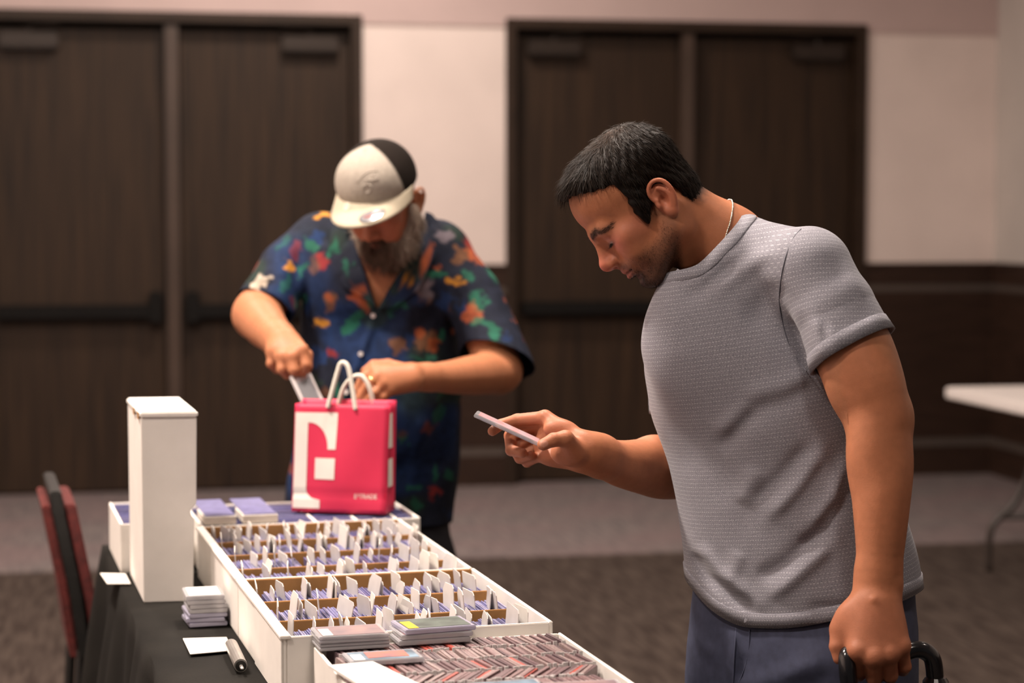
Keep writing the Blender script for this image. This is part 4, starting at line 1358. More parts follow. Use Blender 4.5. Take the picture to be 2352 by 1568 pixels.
    for pts, rs in fi: B.chain(pts, rs, 0.0045)
    B.chain([P(1326, 1040, 3.118), P(1299, 1007, 3.098), P(1271, 1010, 3.090), P(1247, 1021, 3.086)], [0.017, 0.0130, 0.0108, 0.0092], 0.008)
    B.ell(P(1302, 1040, 3.122), (0.026, 0.015, 0.020), 0.014)
    B.ell(P(1285, 985, 3.150), (0.026, 0.012, 0.014), 0.012)
    # ---------------- torso, under the cloth, and legs
    th = math.radians(-42)
    def row(y, xl, xr, Y=3.15, ratio=0.74, shrink=0.0, th_=th):
        hx = (xr - xl) / 2 / FPX * Y
        a = hx / math.sqrt(math.cos(th_) ** 2 + (ratio * math.sin(th_)) ** 2) - shrink
        c = P((xl + xr) / 2, y, Y)
        return (float(c[2]), float(c[0]), float(c[1]), a, a * ratio + shrink * (ratio - 1) * 0.3, th_)
    rows_ = [(1460, 1596, 2092), (1400, 1585, 2098), (1330, 1583, 2098), (1290, 1584, 2092), (1240, 1578, 2080), (1150, 1564, 2050), (1050, 1543, 2015), (950, 1506, 1990), (850, 1490, 1965), (780, 1492, 1925), (720, 1515, 1880), (690, 1540, 1850)]
    B.loft([row(y, a, b, shrink=0.014 if y < 1200 else 0.035) for y, a, b in rows_], 0.03)
    B.cap(LS, RS, 0.04, 0.04, 0.03)
    hipL, hipR = P(1930, 1450, 3.07), P(1750, 1450, 3.23)
    kneL, kneR = V(0.545, 3.02, 0.47), V(0.36, 3.17, 0.47)
    ankL, ankR = V(0.56, 3.06, 0.09), V(0.37, 3.22, 0.09)
    for h_, k_, a_ in ((hipL, kneL, ankL), (hipR, kneR, ankR)):
        B.chain([h_, k_, a_], [0.09, 0.058, 0.04], 0.03)
    parts = []
    hc = HO
    parts.append(surface(B, hc - V(0.19, 0.15, 0.22), hc + V(0.24, 0.13, 0.16), 0.0018))
    parts.append(surface(B, P(1830, 1590, 3.0) + V(0, -0.24, 0), P(2150, 690, 3.0) + V(0, 0.07, 0), 0.0022))
    parts.append(surface(B, P(1095, 1185, 3.15) + V(0, -0.12, 0), P(1660, 860, 3.15) + V(0.02, 0.29, 0), 0.0024))
    parts.append(surface(B, V(0.29, 2.9, 0.05), V(0.75, 3.5, 1.36), 0.011))
    v, q = join(parts)
    # ---------------- skin colour: beard shadow, lips, brows, flush
    L = (v - HO) @ HR
    col = np.repeat(SK[None], len(v), 0)
    x, y, z = L[:, 0], L[:, 1], L[:, 2]
    ax = np.abs(x)
    inh = ((ax < 0.095) & (y > -0.13) & (y < 0.13) & (z > -0.135) & (z < 0.12)).astype(float)
    n1 = vnoise(v, 260, 1); n2 = vnoise(v, 60, 2); n3 = vnoise(v, 14, 3)
    col *= (1 + 0.05 * n2 + 0.05 * n3)[:, None]
    def tint(mask, c, f=1.0):
        m = (np.clip(mask, 0, 1) * f * inh)[:, None]
        col[:] = col * (1 - m) + np.array(c) * m
    tint(np.exp(-(((ax - 0.045) / 0.02) ** 2 + ((z + 0.028) / 0.018) ** 2)) * (y > 0.02), (0.54, 0.165, 0.12), 0.85)      # cheek
    tint(np.exp(-((x / 0.016) ** 2 + ((z + 0.040) / 0.02) ** 2)) * (y > 0.085), (0.54, 0.145, 0.10), 0.9)                   # nose
    jawz = -0.066 - 0.0 * y
    bd = poly_sdf([(0.016, -0.028), (0.012, -0.05), (0.028, -0.062), (0.05, -0.062), (0.066, -0.058), (0.10, -0.052), (0.11, -0.12), (0.03, -0.135), (-0.002, -0.09), (-0.022, -0.065), (-0.014, -0.025)])(y, z)
    beard = 1 - ss(bd, -0.014, 0.003)
    beard = beard * (1 - 0.9 * np.exp(-((x / 0.026) ** 2 + ((z + 0.073) / 0.008) ** 2)) * (y > 0.07))
    dens = 0.62 + 0.10 * n1
    gl = poly_sdf([(0.066, -0.053), (0.11, -0.052), (0.11, -0.118), (0.045, -0.125), (0.052, -0.098), (0.064, -0.088), (0.069, -0.07)])(y, z)
    goat = (1 - ss(gl, -0.005, 0.004)) * (1 - np.exp(-((x / 0.022) ** 2 + ((z + 0.074) / 0.0085) ** 2)) * (y > 0.07))
    goat *= 1 - ss(ax, 0.022, 0.034)
    goat *= 1 - 0.45 * ((z > -0.07) & (y > 0.05))
    goat *= 1 - 0.55 * np.exp(-((ax - 0.0) / 0.013) ** 2 - ((z + 0.09) / 0.005) ** 2)
    tint(beard, (0.105, 0.060, 0.042), 0)
    tint(beard * np.clip(dens, 0, 1) * (0.75 + 0.35 * ss(-z, 0.05, 0.10)), (0.10, 0.058, 0.042), 0.95)
    tint(goat * np.clip(0.68 + 0.15 * n1, 0, 1), (0.035, 0.022, 0.017), 0.95)
    tint(beard * ss(-z, 0.078, 0.108) * ss(y, 0.0, 0.04), (0.045, 0.027, 0.02), 0.55)
    lip = np.exp(-((x / 0.0195) ** 4 + ((z + 0.0735) / 0.0085) ** 4)) * (y > 0.078)
    tint(lip, (0.42, 0.135, 0.105), 0.85)
    tint(np.exp(-((x / 0.024) ** 4 + ((z + 0.0729) / 0.0016) ** 2)) * (y > 0.074), (0.12, 0.04, 0.03), 0.85)
    # eyebrows, lashes, eye
    bz = 0.0045 + 0.0035 * np.sin(np.clip((ax - 0.012) / 0.04, 0, 1) * 2.2) - 0.010 * np.clip((ax - 0.03) / 0.022, 0, 1) ** 2
    bw = np.exp(-(((z - bz) / (0.0054 - 0.04 * np.clip(ax - 0.026, 0, 0.05))) ** 2)) * ss(ax, 0.008, 0.013) * (1 - ss(ax, 0.050, 0.058)) * (y > 0.03)
    tint(np.clip(bw * 1.25, 0, 1), (0.03, 0.019, 0.014), 0.88)
    eye = np.exp(-(((ax - 0.031) / 0.0145) ** 4 + ((z + 0.0213) / 0.0026) ** 2)) * (y > 0.06)
    tint(eye, (0.05, 0.035, 0.03), 0.9)
    tint(np.exp(-(((ax - 0.040) / 0.004) ** 2 + ((z + 0.0215) / 0.0015) ** 2)) * (y > 0.06), (0.35, 0.33, 0.32), 0.7)
    tint(np.exp(-(((ax - 0.031) / 0.016) ** 4 + ((z + 0.0248) / 0.0015) ** 2)) * (y > 0.06), (0.03, 0.018, 0.015), 0.85)
    tint(np.exp(-(((ax - 0.031) / 0.02) ** 2 + ((z + 0.015) / 0.012) ** 2)) * (y > 0.05), (0.36, 0.15, 0.095), 0.35)
    # ears redder, scalp dark
    tint((1 - ss(((y + 0.02) / 0.024) ** 2 + ((z + 0.030) / 0.034) ** 2, 0.7, 1.1)) * ss(ax, 0.068, 0.074), (0.50, 0.165, 0.095), 0.75)
    hp = poly_sdf(HAIR_POLY)(y, z)
    tint((1 - ss(hp, -0.012, -0.002)) * (1 - ss(ax, 0.070, 0.076)) * ss(z, -0.085, -0.06), (0.03, 0.021, 0.017), 0.85)
    tint((1 - ss(hp, -0.004, 0.006)) * (1 - ss(ax, 0.070, 0.076)) * (0.5 + 0.5 * n1), (0.06, 0.035, 0.025), 0.6)
    # hands a little pinker
    for c in (P(1230, 1010, 3.15), P(1990, 1490, 2.85)):
        dd = np.linalg.norm(v - c, axis=1)
        m = (1 - ss(dd, 0.05, 0.11))[:, None] * 0.45
        col = col * (1 - m) + np.array([0.45, 0.165, 0.098]) * m
    # nails
    for c, n_, r in ((P(1249, 1019, 3.0775), V(0, -1, 0.2), 0.0062),):
        dd = np.linalg.norm((v - c) * np.array([0.8, 0.6, 1.0]), axis=1)
        m = (1 - ss(dd, r * 0.8, r))[:, None] * 0.6
        col = col * (1 - m) + np.array([0.62, 0.33, 0.25]) * m
    BRD = np.clip(beard * 0.5 + goat * 0.45, 0, 1) * inh * (y > -0.03) * (1 - 0.6 * ((z > -0.068) & (y > 0.06))) * (1 - ((ax > 0.066) & (y < 0.004)))
    body = obj('body', np_mesh('body', v, q, m_skin, colors=np.clip(col, 0, 1)), root)

    # ---------------- hair: volume plus combed strands
    Hf = Field(); Hf.frame(HR, HO)
    Hf.ell((0, -0.008, 0.030), (0.0825, 0.091, 0.0765), 0.01)
    Hf.ell((0, -0.043, 0.032), (0.073, 0.0565, 0.064), 0.02)
    Hf.ell((0, 0.030, 0.045), (0.069, 0.058, 0.0605), 0.02)
    Hf.ell((0, 0.052, 0.076), (0.052, 0.030, 0.021), 0.012)
    Hf.cap((-0.070, 0.012, 0.0), (-0.0645, 0.020, -0.042), 0.0085, 0.004, 0.006)
    Hf.cap((0.070, 0.012, 0.0), (0.0645, 0.020, -0.042), 0.0085, 0.004, 0.006)
    Hf.ell((0, -0.048, -0.03), (0.066, 0.046, 0.05), 0.02)
    for s in (-1, 1): Hf.ell((s * 0.066, 0.010, -0.006), (0.011, 0.020, 0.034), 0.012)
    pf = poly_sdf(HAIR_POLY)
    def msk(Q):
        l = (Q - HO) @ HR
        return pf(l[:, 1], l[:, 2])
    Hf.cut(msk, 0.006)
    # clear the ears
    for s in (-1, 1): Hf.ell((s * 0.083, -0.026, -0.033), (0.018, 0.0155, 0.031), 0.004, 's')
    def locks(Q):
        l = (Q - HO) @ HR
        ang = np.arctan2(l[:, 0], l[:, 1] + 0.065)
        return 0.0012 * np.sin(ang * 34 + 5 * np.sin(l[:, 2] * 60)) + 0.0010 * vnoise(Q, 120, 5)
    Hf.disp(locks)
    hv, hq = surface(Hf, HO - V(0.16, 0.12, 0.16), HO + V(0.16, 0.12, 0.16), 0.0024)
    hn = vert_normals(hv, hq)
    lo_ = (hv - HO) @ HR
    rng = np.random.default_rng(3)
    # combing directions: away from a whorl at the crown
    def comb(l, ln):
        wh = np.array([0.012, -0.062, 0.085])
        d = l - wh
        d = d / (np.linalg.norm(d, axis=1)[:, None] + 1e-6)
        side = ss(np.abs(l[:, 0]), 0.045, 0.07)[:, None]
        d = d * (1 - 0.55 * side) + np.array([0, -0.05, -1.0]) * 0.6 * side + np.array([0, 0.35, 0.0]) * (1 - side) * ss(l[:, 1], -0.04, 0.02)[:, None]
        d = d - ln * (d * ln).sum(1)[:, None]
        return d / (np.linalg.norm(d, axis=1)[:, None] + 1e-6)
    ln = hn @ HR
    outer = np.nonzero((ln * (lo_ - np.array([0, -0.01, 0.01]))).sum(1) > 0.0)[0]
    hpo = pf(lo_[outer][:, 1], lo_[outer][:, 2])
    outer = outer[(hpo < -0.007) | (lo_[outer][:, 1] < 0.0)]
    pick = rng.choice(outer, 15000)
    r0 = hv[pick] + hn[pick] * 0.0004 + rng.normal(0, 0.001, (len(pick), 3))
    dw = comb(lo_[pick], ln[pick]); dw = dw + rng.normal(0, 0.10, dw.shape)
    dw = (dw @ HR.T)
    fr_ = np.clip(lo_[pick][:, 1] / 0.06, 0, 1)
    sv, sq, sid = strands(r0 - dw * 0.004, dw, hn[pick], 0.013 + 0.010 * fr_, 0.0009, 4, 0.22, 4, lift=0.0035)
    tone = (0.6 + 0.9 * rng.random(len(pick)))
    thin = np.exp(-(((lo_[pick] - np.array([0.02, -0.035, 0.1])) / np.array([0.04, 0.035, 0.03])) ** 2).sum(1))
    c0 = np.array([0.016, 0.0105, 0.0075]) * tone[:, None] * (1 + 1.6 * thin)[:, None]
    thv = np.exp(-(((lo_ - np.array([0.02, -0.035, 0.1])) / np.array([0.04, 0.035, 0.03])) ** 2).sum(1))
    hcol = np.repeat(np.array([[0.012, 0.009, 0.0075]]), len(hv), 0) + thv[:, None] * np.array([0.07, 0.036, 0.02])
    av = np.concatenate([hv, sv]); aq = np.concatenate([hq, sq + len(hv)])
    ac = np.concatenate([hcol, c0[sid]])
    obj('hair', np_mesh('hair', av, aq, m_hair, colors=ac), root)

    # ---------------- stubble on jaw, lip and chin
    bn = vert_normals(v, q)
    rg = np.random.default_rng(9)
    ids = np.nonzero(BRD > 0.05)[0]
    ids = rg.choice(ids, 12000, p=BRD[ids] / BRD[ids].sum())
    dl = np.repeat(np.array([[0, 0.25, -1.0]]), len(ids), 0) @ HR.T
    dl = dl - bn[ids] * (dl * bn[ids]).sum(1)[:, None] + bn[ids] * 0.45 + rg.normal(0, 0.25, (len(ids), 3))
    dl /= np.linalg.norm(dl, axis=1)[:, None]
    gsel = np.clip(goat[ids], 0, 1)
    bv, bq, bid = strands(v[ids] + rg.normal(0, 0.0008, (len(ids), 3)) - bn[ids] * 0.0005, dl, bn[ids], 0.0018 + 0.0016 * gsel, 0.00030, 2, 0.3, 5, lift=0.0)
    bc = np.repeat(np.array([[0.03, 0.019, 0.014]]), len(bv), 0) * (0.6 + 0.8 * rg.random(len(ids)))[bid][:, None]
    obj('beard', np_mesh('beard', bv, bq, m_hair, colors=bc), root)

    # eyebrows and lashes
    ids = np.nonzero((bw * inh > 0.35) & (ax > 0.008))[0]
    ids = rg.choice(ids, 420)
    sg = np.sign(x[ids])
    dl = np.stack([sg * 1.0, np.full(len(ids), -0.25), np.full(len(ids), -0.12) + 0.3 * (ax[ids] < 0.02)], 1) @ HR.T
    dl = dl - bn[ids] * (dl * bn[ids]).sum(1)[:, None] + bn[ids] * 0.2 + rg.normal(0, 0.12, (len(ids), 3))
    dl /= np.linalg.norm(dl, axis=1)[:, None]
    ev, eq, eid = strands(v[ids] + rg.normal(0, 0.0005, (len(ids), 3)), dl, bn[ids], np.full(len(ids), 0.0060), 0.00045, 2, 0.12, 15, lift=0.0)
    li = np.nonzero((np.exp(-(((ax - 0.0315) / 0.0135) ** 4 + ((z + 0.0225) / 0.0014) ** 2)) * (y > 0.06) * inh) > 0.5)[0]
    li = rg.choice(li, 260)
    d2 = np.repeat((HR @ V(0, 0.9, -0.75))[None], len(li), 0) + rg.normal(0, 0.12, (len(li), 3)); d2 /= np.linalg.norm(d2, axis=1)[:, None]
    lv2, lq2, _ = strands(v[li], d2, bn[li], np.full(len(li), 0.0052), 0.0006, 2, 0.1, 16, lift=0.0)
    av = np.concatenate([ev, lv2]); aq = np.concatenate([eq, lq2 + len(ev)])
    obj('eyebrows', np_mesh('eyebrows', av, aq, m_hair, colors=np.repeat(np.array([[0.014, 0.010, 0.008]]), len(av), 0)), root)

    # ---------------- T-shirt
    S = Field(); T0 = Field()
    for F_ in (S, T0): F_.loft([row(y, a, b) for y, a, b in rows_ + [(1490, 1600, 2090)]], 0.03)
    S.cap(P(1862, 622, 3.0), P(1590, 745, 3.30), 0.056, 0.056, 0.04)
    S.cap(P(1725, 590, 3.11), P(1850, 606, 3.02), 0.060, 0.050, 0.03)                 # trapezius near
    S.cap(P(1690, 612, 3.14), P(1600, 715, 3.28), 0.060, 0.056, 0.035)
    S.cap(P(1720, 640, 3.17), P(1800, 690, 3.15), 0.058, 0.066, 0.05)                 # upper back
    S.ell(P(1665, 760, 3.10), (0.125, 0.085, 0.13), 0.06)                              # chest
    SLV = [P(1850, 622, 3.01), P(1868, 622, 3.0), P(1912, 705, 2.98), P(1958, 806, 2.96), P(1985, 872, 2.945)]
    SRV = [P(1600, 745, 3.30), P(1590, 750, 3.31), P(1576, 860, 3.345), P(1584, 980, 3.355)]
    SLf, SRf = Field(), Field()
    SLf.chain(SLV[1:], [0.0520, 0.0620, 0.0692, 0.0702], 0.02)
    SRf.chain(SRV, [0.056, 0.058, 0.0635, 0.0640], 0.03)
    S.chain(SLV[:4], [0.054, 0.0555, 0.0630, 0.0640], 0.022); S.chain(SRV[:3], [0.054, 0.057, 0.062], 0.022)
    SRf.ops = []; SRf.chain(SRV, [0.052, 0.054, 0.0635, 0.0645], 0.03)
    NC = P(1625, 571, 3.13)
    NN = V(-0.70, -0.06, 0.70); NN /= np.linalg.norm(NN)
    S.cap(NC - NN * 0.055 + V(0, 0.0, 0), NC + NN * 0.06, 0.075, 0.0735, 0.030, flat=V(0, 1, 0), fs=0.9)
    FOLDS = [([(1880, 1010), (1820, 1100), (1750, 1190)], 0.0055, 0.012), ([(1850, 1000), (1790, 1080), (1715, 1160)], -0.004, 0.014),
             ([(1935, 1030), (1895, 1130), (1840, 1200)], 0.006, 0.012), ([(1915, 1120), (1870, 1210), (1820, 1250)], -0.005, 0.014),
             ([(1900, 1220), (1830, 1290), (1750, 1370)], 0.0055, 0.013), ([(1870, 1200), (1800, 1280), (1730, 1330)], -0.0045, 0.013),
             ([(1594, 1282), (1640, 1340), (1740, 1412)], -0.0085, 0.011), ([(1604, 1262), (1650, 1318), (1730, 1380)], 0.005, 0.013),
             ([(1665, 1350), (1690, 1300), (1700, 1260)], 0.0022, 0.012),
             ([(1720, 915), (1680, 955), (1640, 1000)], 0.0028, 0.013), ([(1740, 930), (1690, 985), (1650, 1040)], -0.0022, 0.015),
             ([(1730, 1060), (1700, 1160)], 0.003, 0.016), ([(1830, 1380), (1900, 1375), (1960, 1380)], -0.004, 0.012),
             ([(1855, 845), (1790, 880), (1690, 905)], 0.0028, 0.015), ([(1860, 870), (1780, 920), (1660, 960)], -0.0022, 0.016),
             ([(1850, 835), (1830, 770), (1815, 700)], -0.0016, 0.012), ([(1868, 835), (1848, 770), (1840, 710)], 0.0045, 0.009), ([(1888, 830), (1878, 780), (1872, 730)], 0.003, 0.009),
             ([(1785, 640), (1745, 690), (1715, 760)], -0.004, 0.022), ([(1700, 560), (1640, 620), (1570, 680)], 0.003, 0.012),
             ([(1690, 600), (1640, 640), (1560, 690)], -0.005, 0.014), ([(1770, 560), (1700, 620), (1620, 670)], 0.004, 0.014),
             ([(1960, 590), (2000, 650), (2025, 720)], -0.003, 0.010), ([(1900, 590), (1960, 680), (1990, 740)], 0.0025, 0.014)]
    for pts, a, w in FOLDS:
        for F_ in (S, SLf): F_.disp(*make_fold(pts, a * 1.5, w * 0.95))
    for F_ in (S, SLf, SRf): F_.disp(lambda Q: 0.0022 * vnoise(Q, 9, 8) + 0.0010 * vnoise(Q, 24, 9))
    hS = 0.0034
    tv_, tq_ = surface(S, P(1440, 1560, 3.15) + V(0, -0.36, 0), P(2150, 420, 3.15) + V(0, 0.42, 0), hS)
    tv_ = relax(tv_, tq_, 1, 0.35)
    lv_, lq_ = surface(SLf, P(1770, 930, 3.0) + V(0, -0.12, 0), P(2120, 490, 3.0) + V(0, 0.16, 0), hS)
    rv_, rq_ = surface(SRf, P(1440, 1080, 3.32) + V(0, -0.16, 0), P(1720, 620, 3.32) + V(0, 0.16, 0), hS)
    lv_, lq_ = relax(lv_, lq_, 1, 0.35), lq_
    # openings: neck, hem, sleeves
    def gneck(Q):
        q = Q - NC; pl = q @ NN
        rad = np.linalg.norm(q - pl[:, None] * NN, axis=1)
        return np.maximum(-pl, rad - 0.088)
    hem_pts = V(0, 0, 0), V(1, 0, 0), V(0, 1, 0)
    hn_ = np.cross(hem_pts[1] - hem_pts[0], hem_pts[2] - hem_pts[0]); hn_ /= np.linalg.norm(hn_)
    if hn_[2] < 0: hn_ = -hn_
    hxs = [0.26, 0.285, 0.31, 0.354, 0.42, 0.473, 0.56, 0.63]
    hzs = [0.868, 0.852, 0.834, 0.817, 0.826, 0.840, 0.862, 0.874]
    def ghem(Q):
        w = 1 - ss(Q[:, 1], 3.08, 3.22)
        return Q[:, 2] - (w * np.interp(Q[:, 0], hxs, hzs) + (1 - w) * 0.872)
    s0, s1 = P(1868, 850, 2.95), P(2053, 752, 2.955)
    dv = (s1 - s0) / np.linalg.norm(s1 - s0); upA = (LE - LS) / np.linalg.norm(LE - LS)
    nS = upA - dv * upA.dot(dv); nS /= np.linalg.norm(nS)
    s2 = P(1490, 948, 3.34)
    lv_, lq_ = trim(lv_, lq_, lambda Q: -((Q - s0) @ nS), hS)
    rv_, rq_ = trim(rv_, rq_, lambda Q: (Q - s2)[:, 2] + 0.1 * (Q - s2)[:, 0], hS)
    for g in (gneck, ghem): tv_, tq_ = trim(tv_, tq_, g, hS)
    tv_, tq_ = trim(tv_, tq_, lambda Q: np.maximum(np.maximum(-((Q - s0) @ nS) - 0.03, np.linalg.norm(Q - (s0 + s1) / 2, axis=1) - 0.14), 0.010 - T0.eval(Q, 0.3)), hS)
    tv_, tq_ = trim(tv_, tq_, lambda Q: np.maximum(np.maximum((Q - s2)[:, 2] + 0.1 * (Q - s2)[:, 0] - 0.012, np.linalg.norm(Q - P(1580, 930, 3.35), axis=1) - 0.12), 0.010 - T0.eval(Q, 0.3)), hS)
    # the sleeves end inside the armholes
    def inside(v, q):
        d = S.eval(v, 0.3); keep = (d[q] > -0.006).any(1)
        q = q[keep]; u = np.unique(q); mp = np.full(len(v), -1); mp[u] = np.arange(len(u))
        return v[u], mp[q]
    lv_, lq_ = inside(lv_, lq_); rv_, rq_ = inside(rv_, rq_)
    n0, n1_ = len(tv_), len(lv_)
    tv_, tq_ = join([(tv_, tq_), (lv_, lq_), (rv_, rq_)])
    issl = np.zeros(len(tv_), bool); issl[n0:n0 + n1_] = True
    axd, _ = seg_dist(tv_, SLV[1], SLV[4])
    zs_ = np.array([P(0, y_, 2.97)[2] for y_ in (870, 822, 790, 740, 690, 640, 590, 548, 526, 505)]); xs_ = np.array([P(x_, 700, 2.97)[0] for x_ in (1862, 1830, 1812, 1797, 1790, 1794, 1805, 1822, 1840, 1862)])
    issl |= (axd < 0.1) & (tv_[:, 0] > np.interp(tv_[:, 2], zs_, xs_)) & (T0.eval(tv_, 0.3) > 0.004) & (np.arange(len(tv_)) < n0)
    # cloth coordinates for the woven rows of dashes
    def cloth_uv(v, sl):
        K = np.array(sorted([row(y, a, b) for y, a, b in rows_]))
        cx = np.interp(v[:, 2], K[:, 0], K[:, 1]); cy = np.interp(v[:, 2], K[:, 0], K[:, 2])
        ang = np.arctan2(-(v[:, 1] - cy), v[:, 0] - cx)
        u = -ang * 0.15; w = v[:, 2] - 0.17 * v[:, 0]
        ax_ = P(2000, 900, 2.94) - P(1895, 600, 3.0); ax_ /= np.linalg.norm(ax_)
        along = (v - P(1895, 600, 3.0)) @ ax_
        w = np.where(sl, -along + 0.25 * (v[:, 0] - 0.5), w)
        q_ = v - P(1895, 600, 3.0); q_ = q_ - (q_ @ ax_)[:, None] * ax_
        b1 = np.cross(ax_, V(0, 1, 0)); b1 /= np.linalg.norm(b1); b2 = np.cross(ax_, b1)
        u = np.where(sl, np.arctan2(q_ @ b1, -(q_ @ b2)) * 0.068, u)
        return np.stack([u, w], 1)
    uv = cloth_uv(tv_, issl)
    tees = tee_material()
    sh = obj('shirt', np_mesh('shirt', tv_, tq_, tees, uv=uv), root)
    md = sh.modifiers.new('thickness', 'SOLIDIFY'); md.thickness = 0.0018; md.offset = -1
    # hems and collar bands
    nrm = vert_normals(tv_, tq_)
    for lp in boundary_loops(tq_):
        if len(lp) < 50: continue
        path = loop_path(tv_, lp, 140, 8)
        c = path.mean(0)
        pl_l = np.abs((path - s0) @ nS).mean(); pl_r = np.abs((path - s2)[:, 2] + 0.1 * (path - s2)[:, 0]).mean()
        if not (c[2] > 1.37 or c[2] < 0.95): continue
        if c[2] > 1.37: nm, wd, ax_ = 'collar', 0.017, NN
        elif c[2] < 0.95: nm, wd, ax_ = 'bottom_hem', 0.020, -hn_
        elif c[1] < 3.1: nm, wd, ax_ = 'sleeve_hem', 0.021, nS
        else: nm, wd, ax_ = 'sleeve_hem', 0.021, V(0, 0, -1)
        near = np.array([int(np.argmin(((tv_ - p) ** 2).sum(1))) for p in path])
        on = nrm[near]
        for _ in range(25): on = 0.25 * np.roll(on, 1, 0) + 0.5 * on + 0.25 * np.roll(on, -1, 0)
        inw = -ax_[None] - on * (on @ -ax_)[:, None]
        inw /= np.linalg.norm(inw, axis=1)[:, None]; on = on / np.linalg.norm(on, axis=1)[:, None]
        if nm == 'collar': bv, bq = band(path, inw, on, wd, 0.0022, 0.003)
        else: bv, bq = band(path, inw, on, wd, 0.0016, 0.002)
        # let the band follow the cloth it is sewn to
        near2 = np.array([int(np.argmin(((tv_ - p) ** 2).sum(1))) for p in path + inw * wd])
        m = 6
        for i in range(len(path)):
            for kk in (2, 3, 4):
                delta = (tv_[near2[i]] - (path[i] + inw[i] * wd))
                bv[i * m + kk] += on[i] * delta.dot(on[i])
        uvb = cloth_uv(bv, np.full(len(bv), nm == 'sleeve_hem' and c[1] < 3.1))
        obj(nm, np_mesh(nm, bv, bq, tees, uv=uvb), sh)
    # sleeve hems: rings swept round each arm just inside the cut
    def ring_hem(F_, c, n_, dirn, wd):
        e1 = np.cross(n_, V(0, 1, 0.3)); e1 /= np.linalg.norm(e1); e2 = np.cross(n_, e1)
        rows2 = []
        for off in (0.0, wd):
            ps = []
            for i in range(120):
                a = 2 * math.pi * i / 120; d = e1 * math.cos(a) + e2 * math.sin(a)
                tt = np.linspace(0.03, 0.1, 140); Q = c - dirn * off + d[None] * tt[:, None]
                k_ = int(np.argmax(F_.eval(Q, 0.2) > 0)); ps.append((c - dirn * off + d * tt[k_], d))
            rows2.append(ps)
        p0 = np.array([p for p, _ in rows2[0]]); p1 = np.array([p for p, _ in rows2[1]]); dd = np.array([d for _, d in rows2[0]])
        for _ in range(4):
            p0 = 0.25 * np.roll(p0, 1, 0) + 0.5 * p0 + 0.25 * np.roll(p0, -1, 0); p1 = 0.25 * np.roll(p1, 1, 0) + 0.5 * p1 + 0.25 * np.roll(p1, -1, 0)
        t_ = 0.0015
        sec = [p0 + dirn * 0.0015 - dd * 0.003, p0 + dirn * 0.0015 + dd * t_, p1 + dd * t_, p1 - dirn * 0.0012 - dd * 0.0004, p1 - dd * 0.003]
        vs = np.stack(sec, 1).reshape(-1, 3); m_ = len(sec)
        qs = np.array([(i * m_ + k, ((i + 1) % 120) * m_ + k, ((i + 1) % 120) * m_ + (k + 1) % m_, i * m_ + (k + 1) % m_) for i in range(120) for k in range(m_)])
        return vs, qs
    axl = (SLV[4] - SLV[3]) / np.linalg.norm(SLV[4] - SLV[3])
    cl_ = SLV[3] + axl * float((s0 - SLV[3]) @ nS / (axl @ nS))
    bv, bq = ring_hem(SLf, cl_, nS, nS, 0.022)
    obj('sleeve_hem', np_mesh('sleeve_hem', bv, bq, tees, uv=cloth_uv(bv, np.ones(len(bv), bool))), sh)
    axr = (SRV[3] - SRV[2]) / np.linalg.norm(SRV[3] - SRV[2]); nR = V(0.1, 0, 1.0); nR /= -np.linalg.norm(nR)
    cr_ = SRV[2] + axr * float((s2 - SRV[2]) @ nR / (axr @ nR))
    bv, bq = ring_hem(SRf, cr_, nR, nR, 0.022)
    obj('sleeve_hem', np_mesh('sleeve_hem', bv, bq, tees, uv=cloth_uv(bv, np.zeros(len(bv), bool))), sh)
    # stitched armhole seam on the near shoulder
    pts = []
    for px, py in ((1840, 526), (1822, 548), (1805, 590), (1794, 640), (1790, 690), (1797, 740), (1812, 790), (1830, 822), (1852, 852)):
        h_, n_ = ray_hit(tv_, nrm, px, py)
        if h_ is not None: pts.append(h_ + n_ * 0.0002)
    mb = MB(); mb.tube(smooth_path(pts, 8), 0.0008, 6); mb.build('armhole_seam', mat('seam_thread', srgb(92, 92, 102), 0.9), sh, smooth=True)
    # ---------------- trousers
    Tr = Field()
    Tr.loft([row(y, a + 6, b - 4, shrink=0.004) for y, a, b in [(1340, 1596, 2088), (1420, 1588, 2092), (1480, 1582, 2090), (1560, 1578, 2088), (1640, 1582, 2080), (1740, 1610, 2055), (1830, 1660, 2010)]], 0.03)
    Tr.cap(hipL - V(0, 0, 0.05), kneL, 0.103, 0.078, 0.05); Tr.cap(kneL, ankL, 0.078, 0.066, 0.03)
    Tr.cap(hipR - V(0, 0, 0.05), kneR, 0.103, 0.078, 0.05); Tr.cap(kneR, ankR, 0.078, 0.066, 0.03)
    for pts, a, w in (([(1692, 1440), (1686, 1500), (1684, 1580)], 0.004, 0.006), ([(1715, 1500), (1700, 1570)], -0.004, 0.008), ([(1590, 1480), (1660, 1530)], 0.003, 0.012), ([(1880, 1480), (1780, 1540), (1700, 1580)], 0.004, 0.014), ([(1900, 1520), (1800, 1580)], -0.004, 0.014)):
        Tr.disp(*make_fold(pts, a, w))
    Tr.disp(lambda Q: 0.003 * vnoise(Q, 8, 12) + 0.0015 * vnoise(Q, 25, 13))
    pv, pq = surface(Tr, V(0.15, 2.8, 0.02), V(0.8, 3.5, 0.93), 0.0055)
    pv, pq = trim(pv, pq, lambda Q: Q[:, 2] - 0.06, 0.0055)
    tro = obj('trousers', np_mesh('trousers', pv, pq, mat('navy_twill', srgb(62, 66, 88), 0.85, var=0.10, scale=70, bump=0.10, bscale=1400)), root)
    tn = vert_normals(pv, pq)
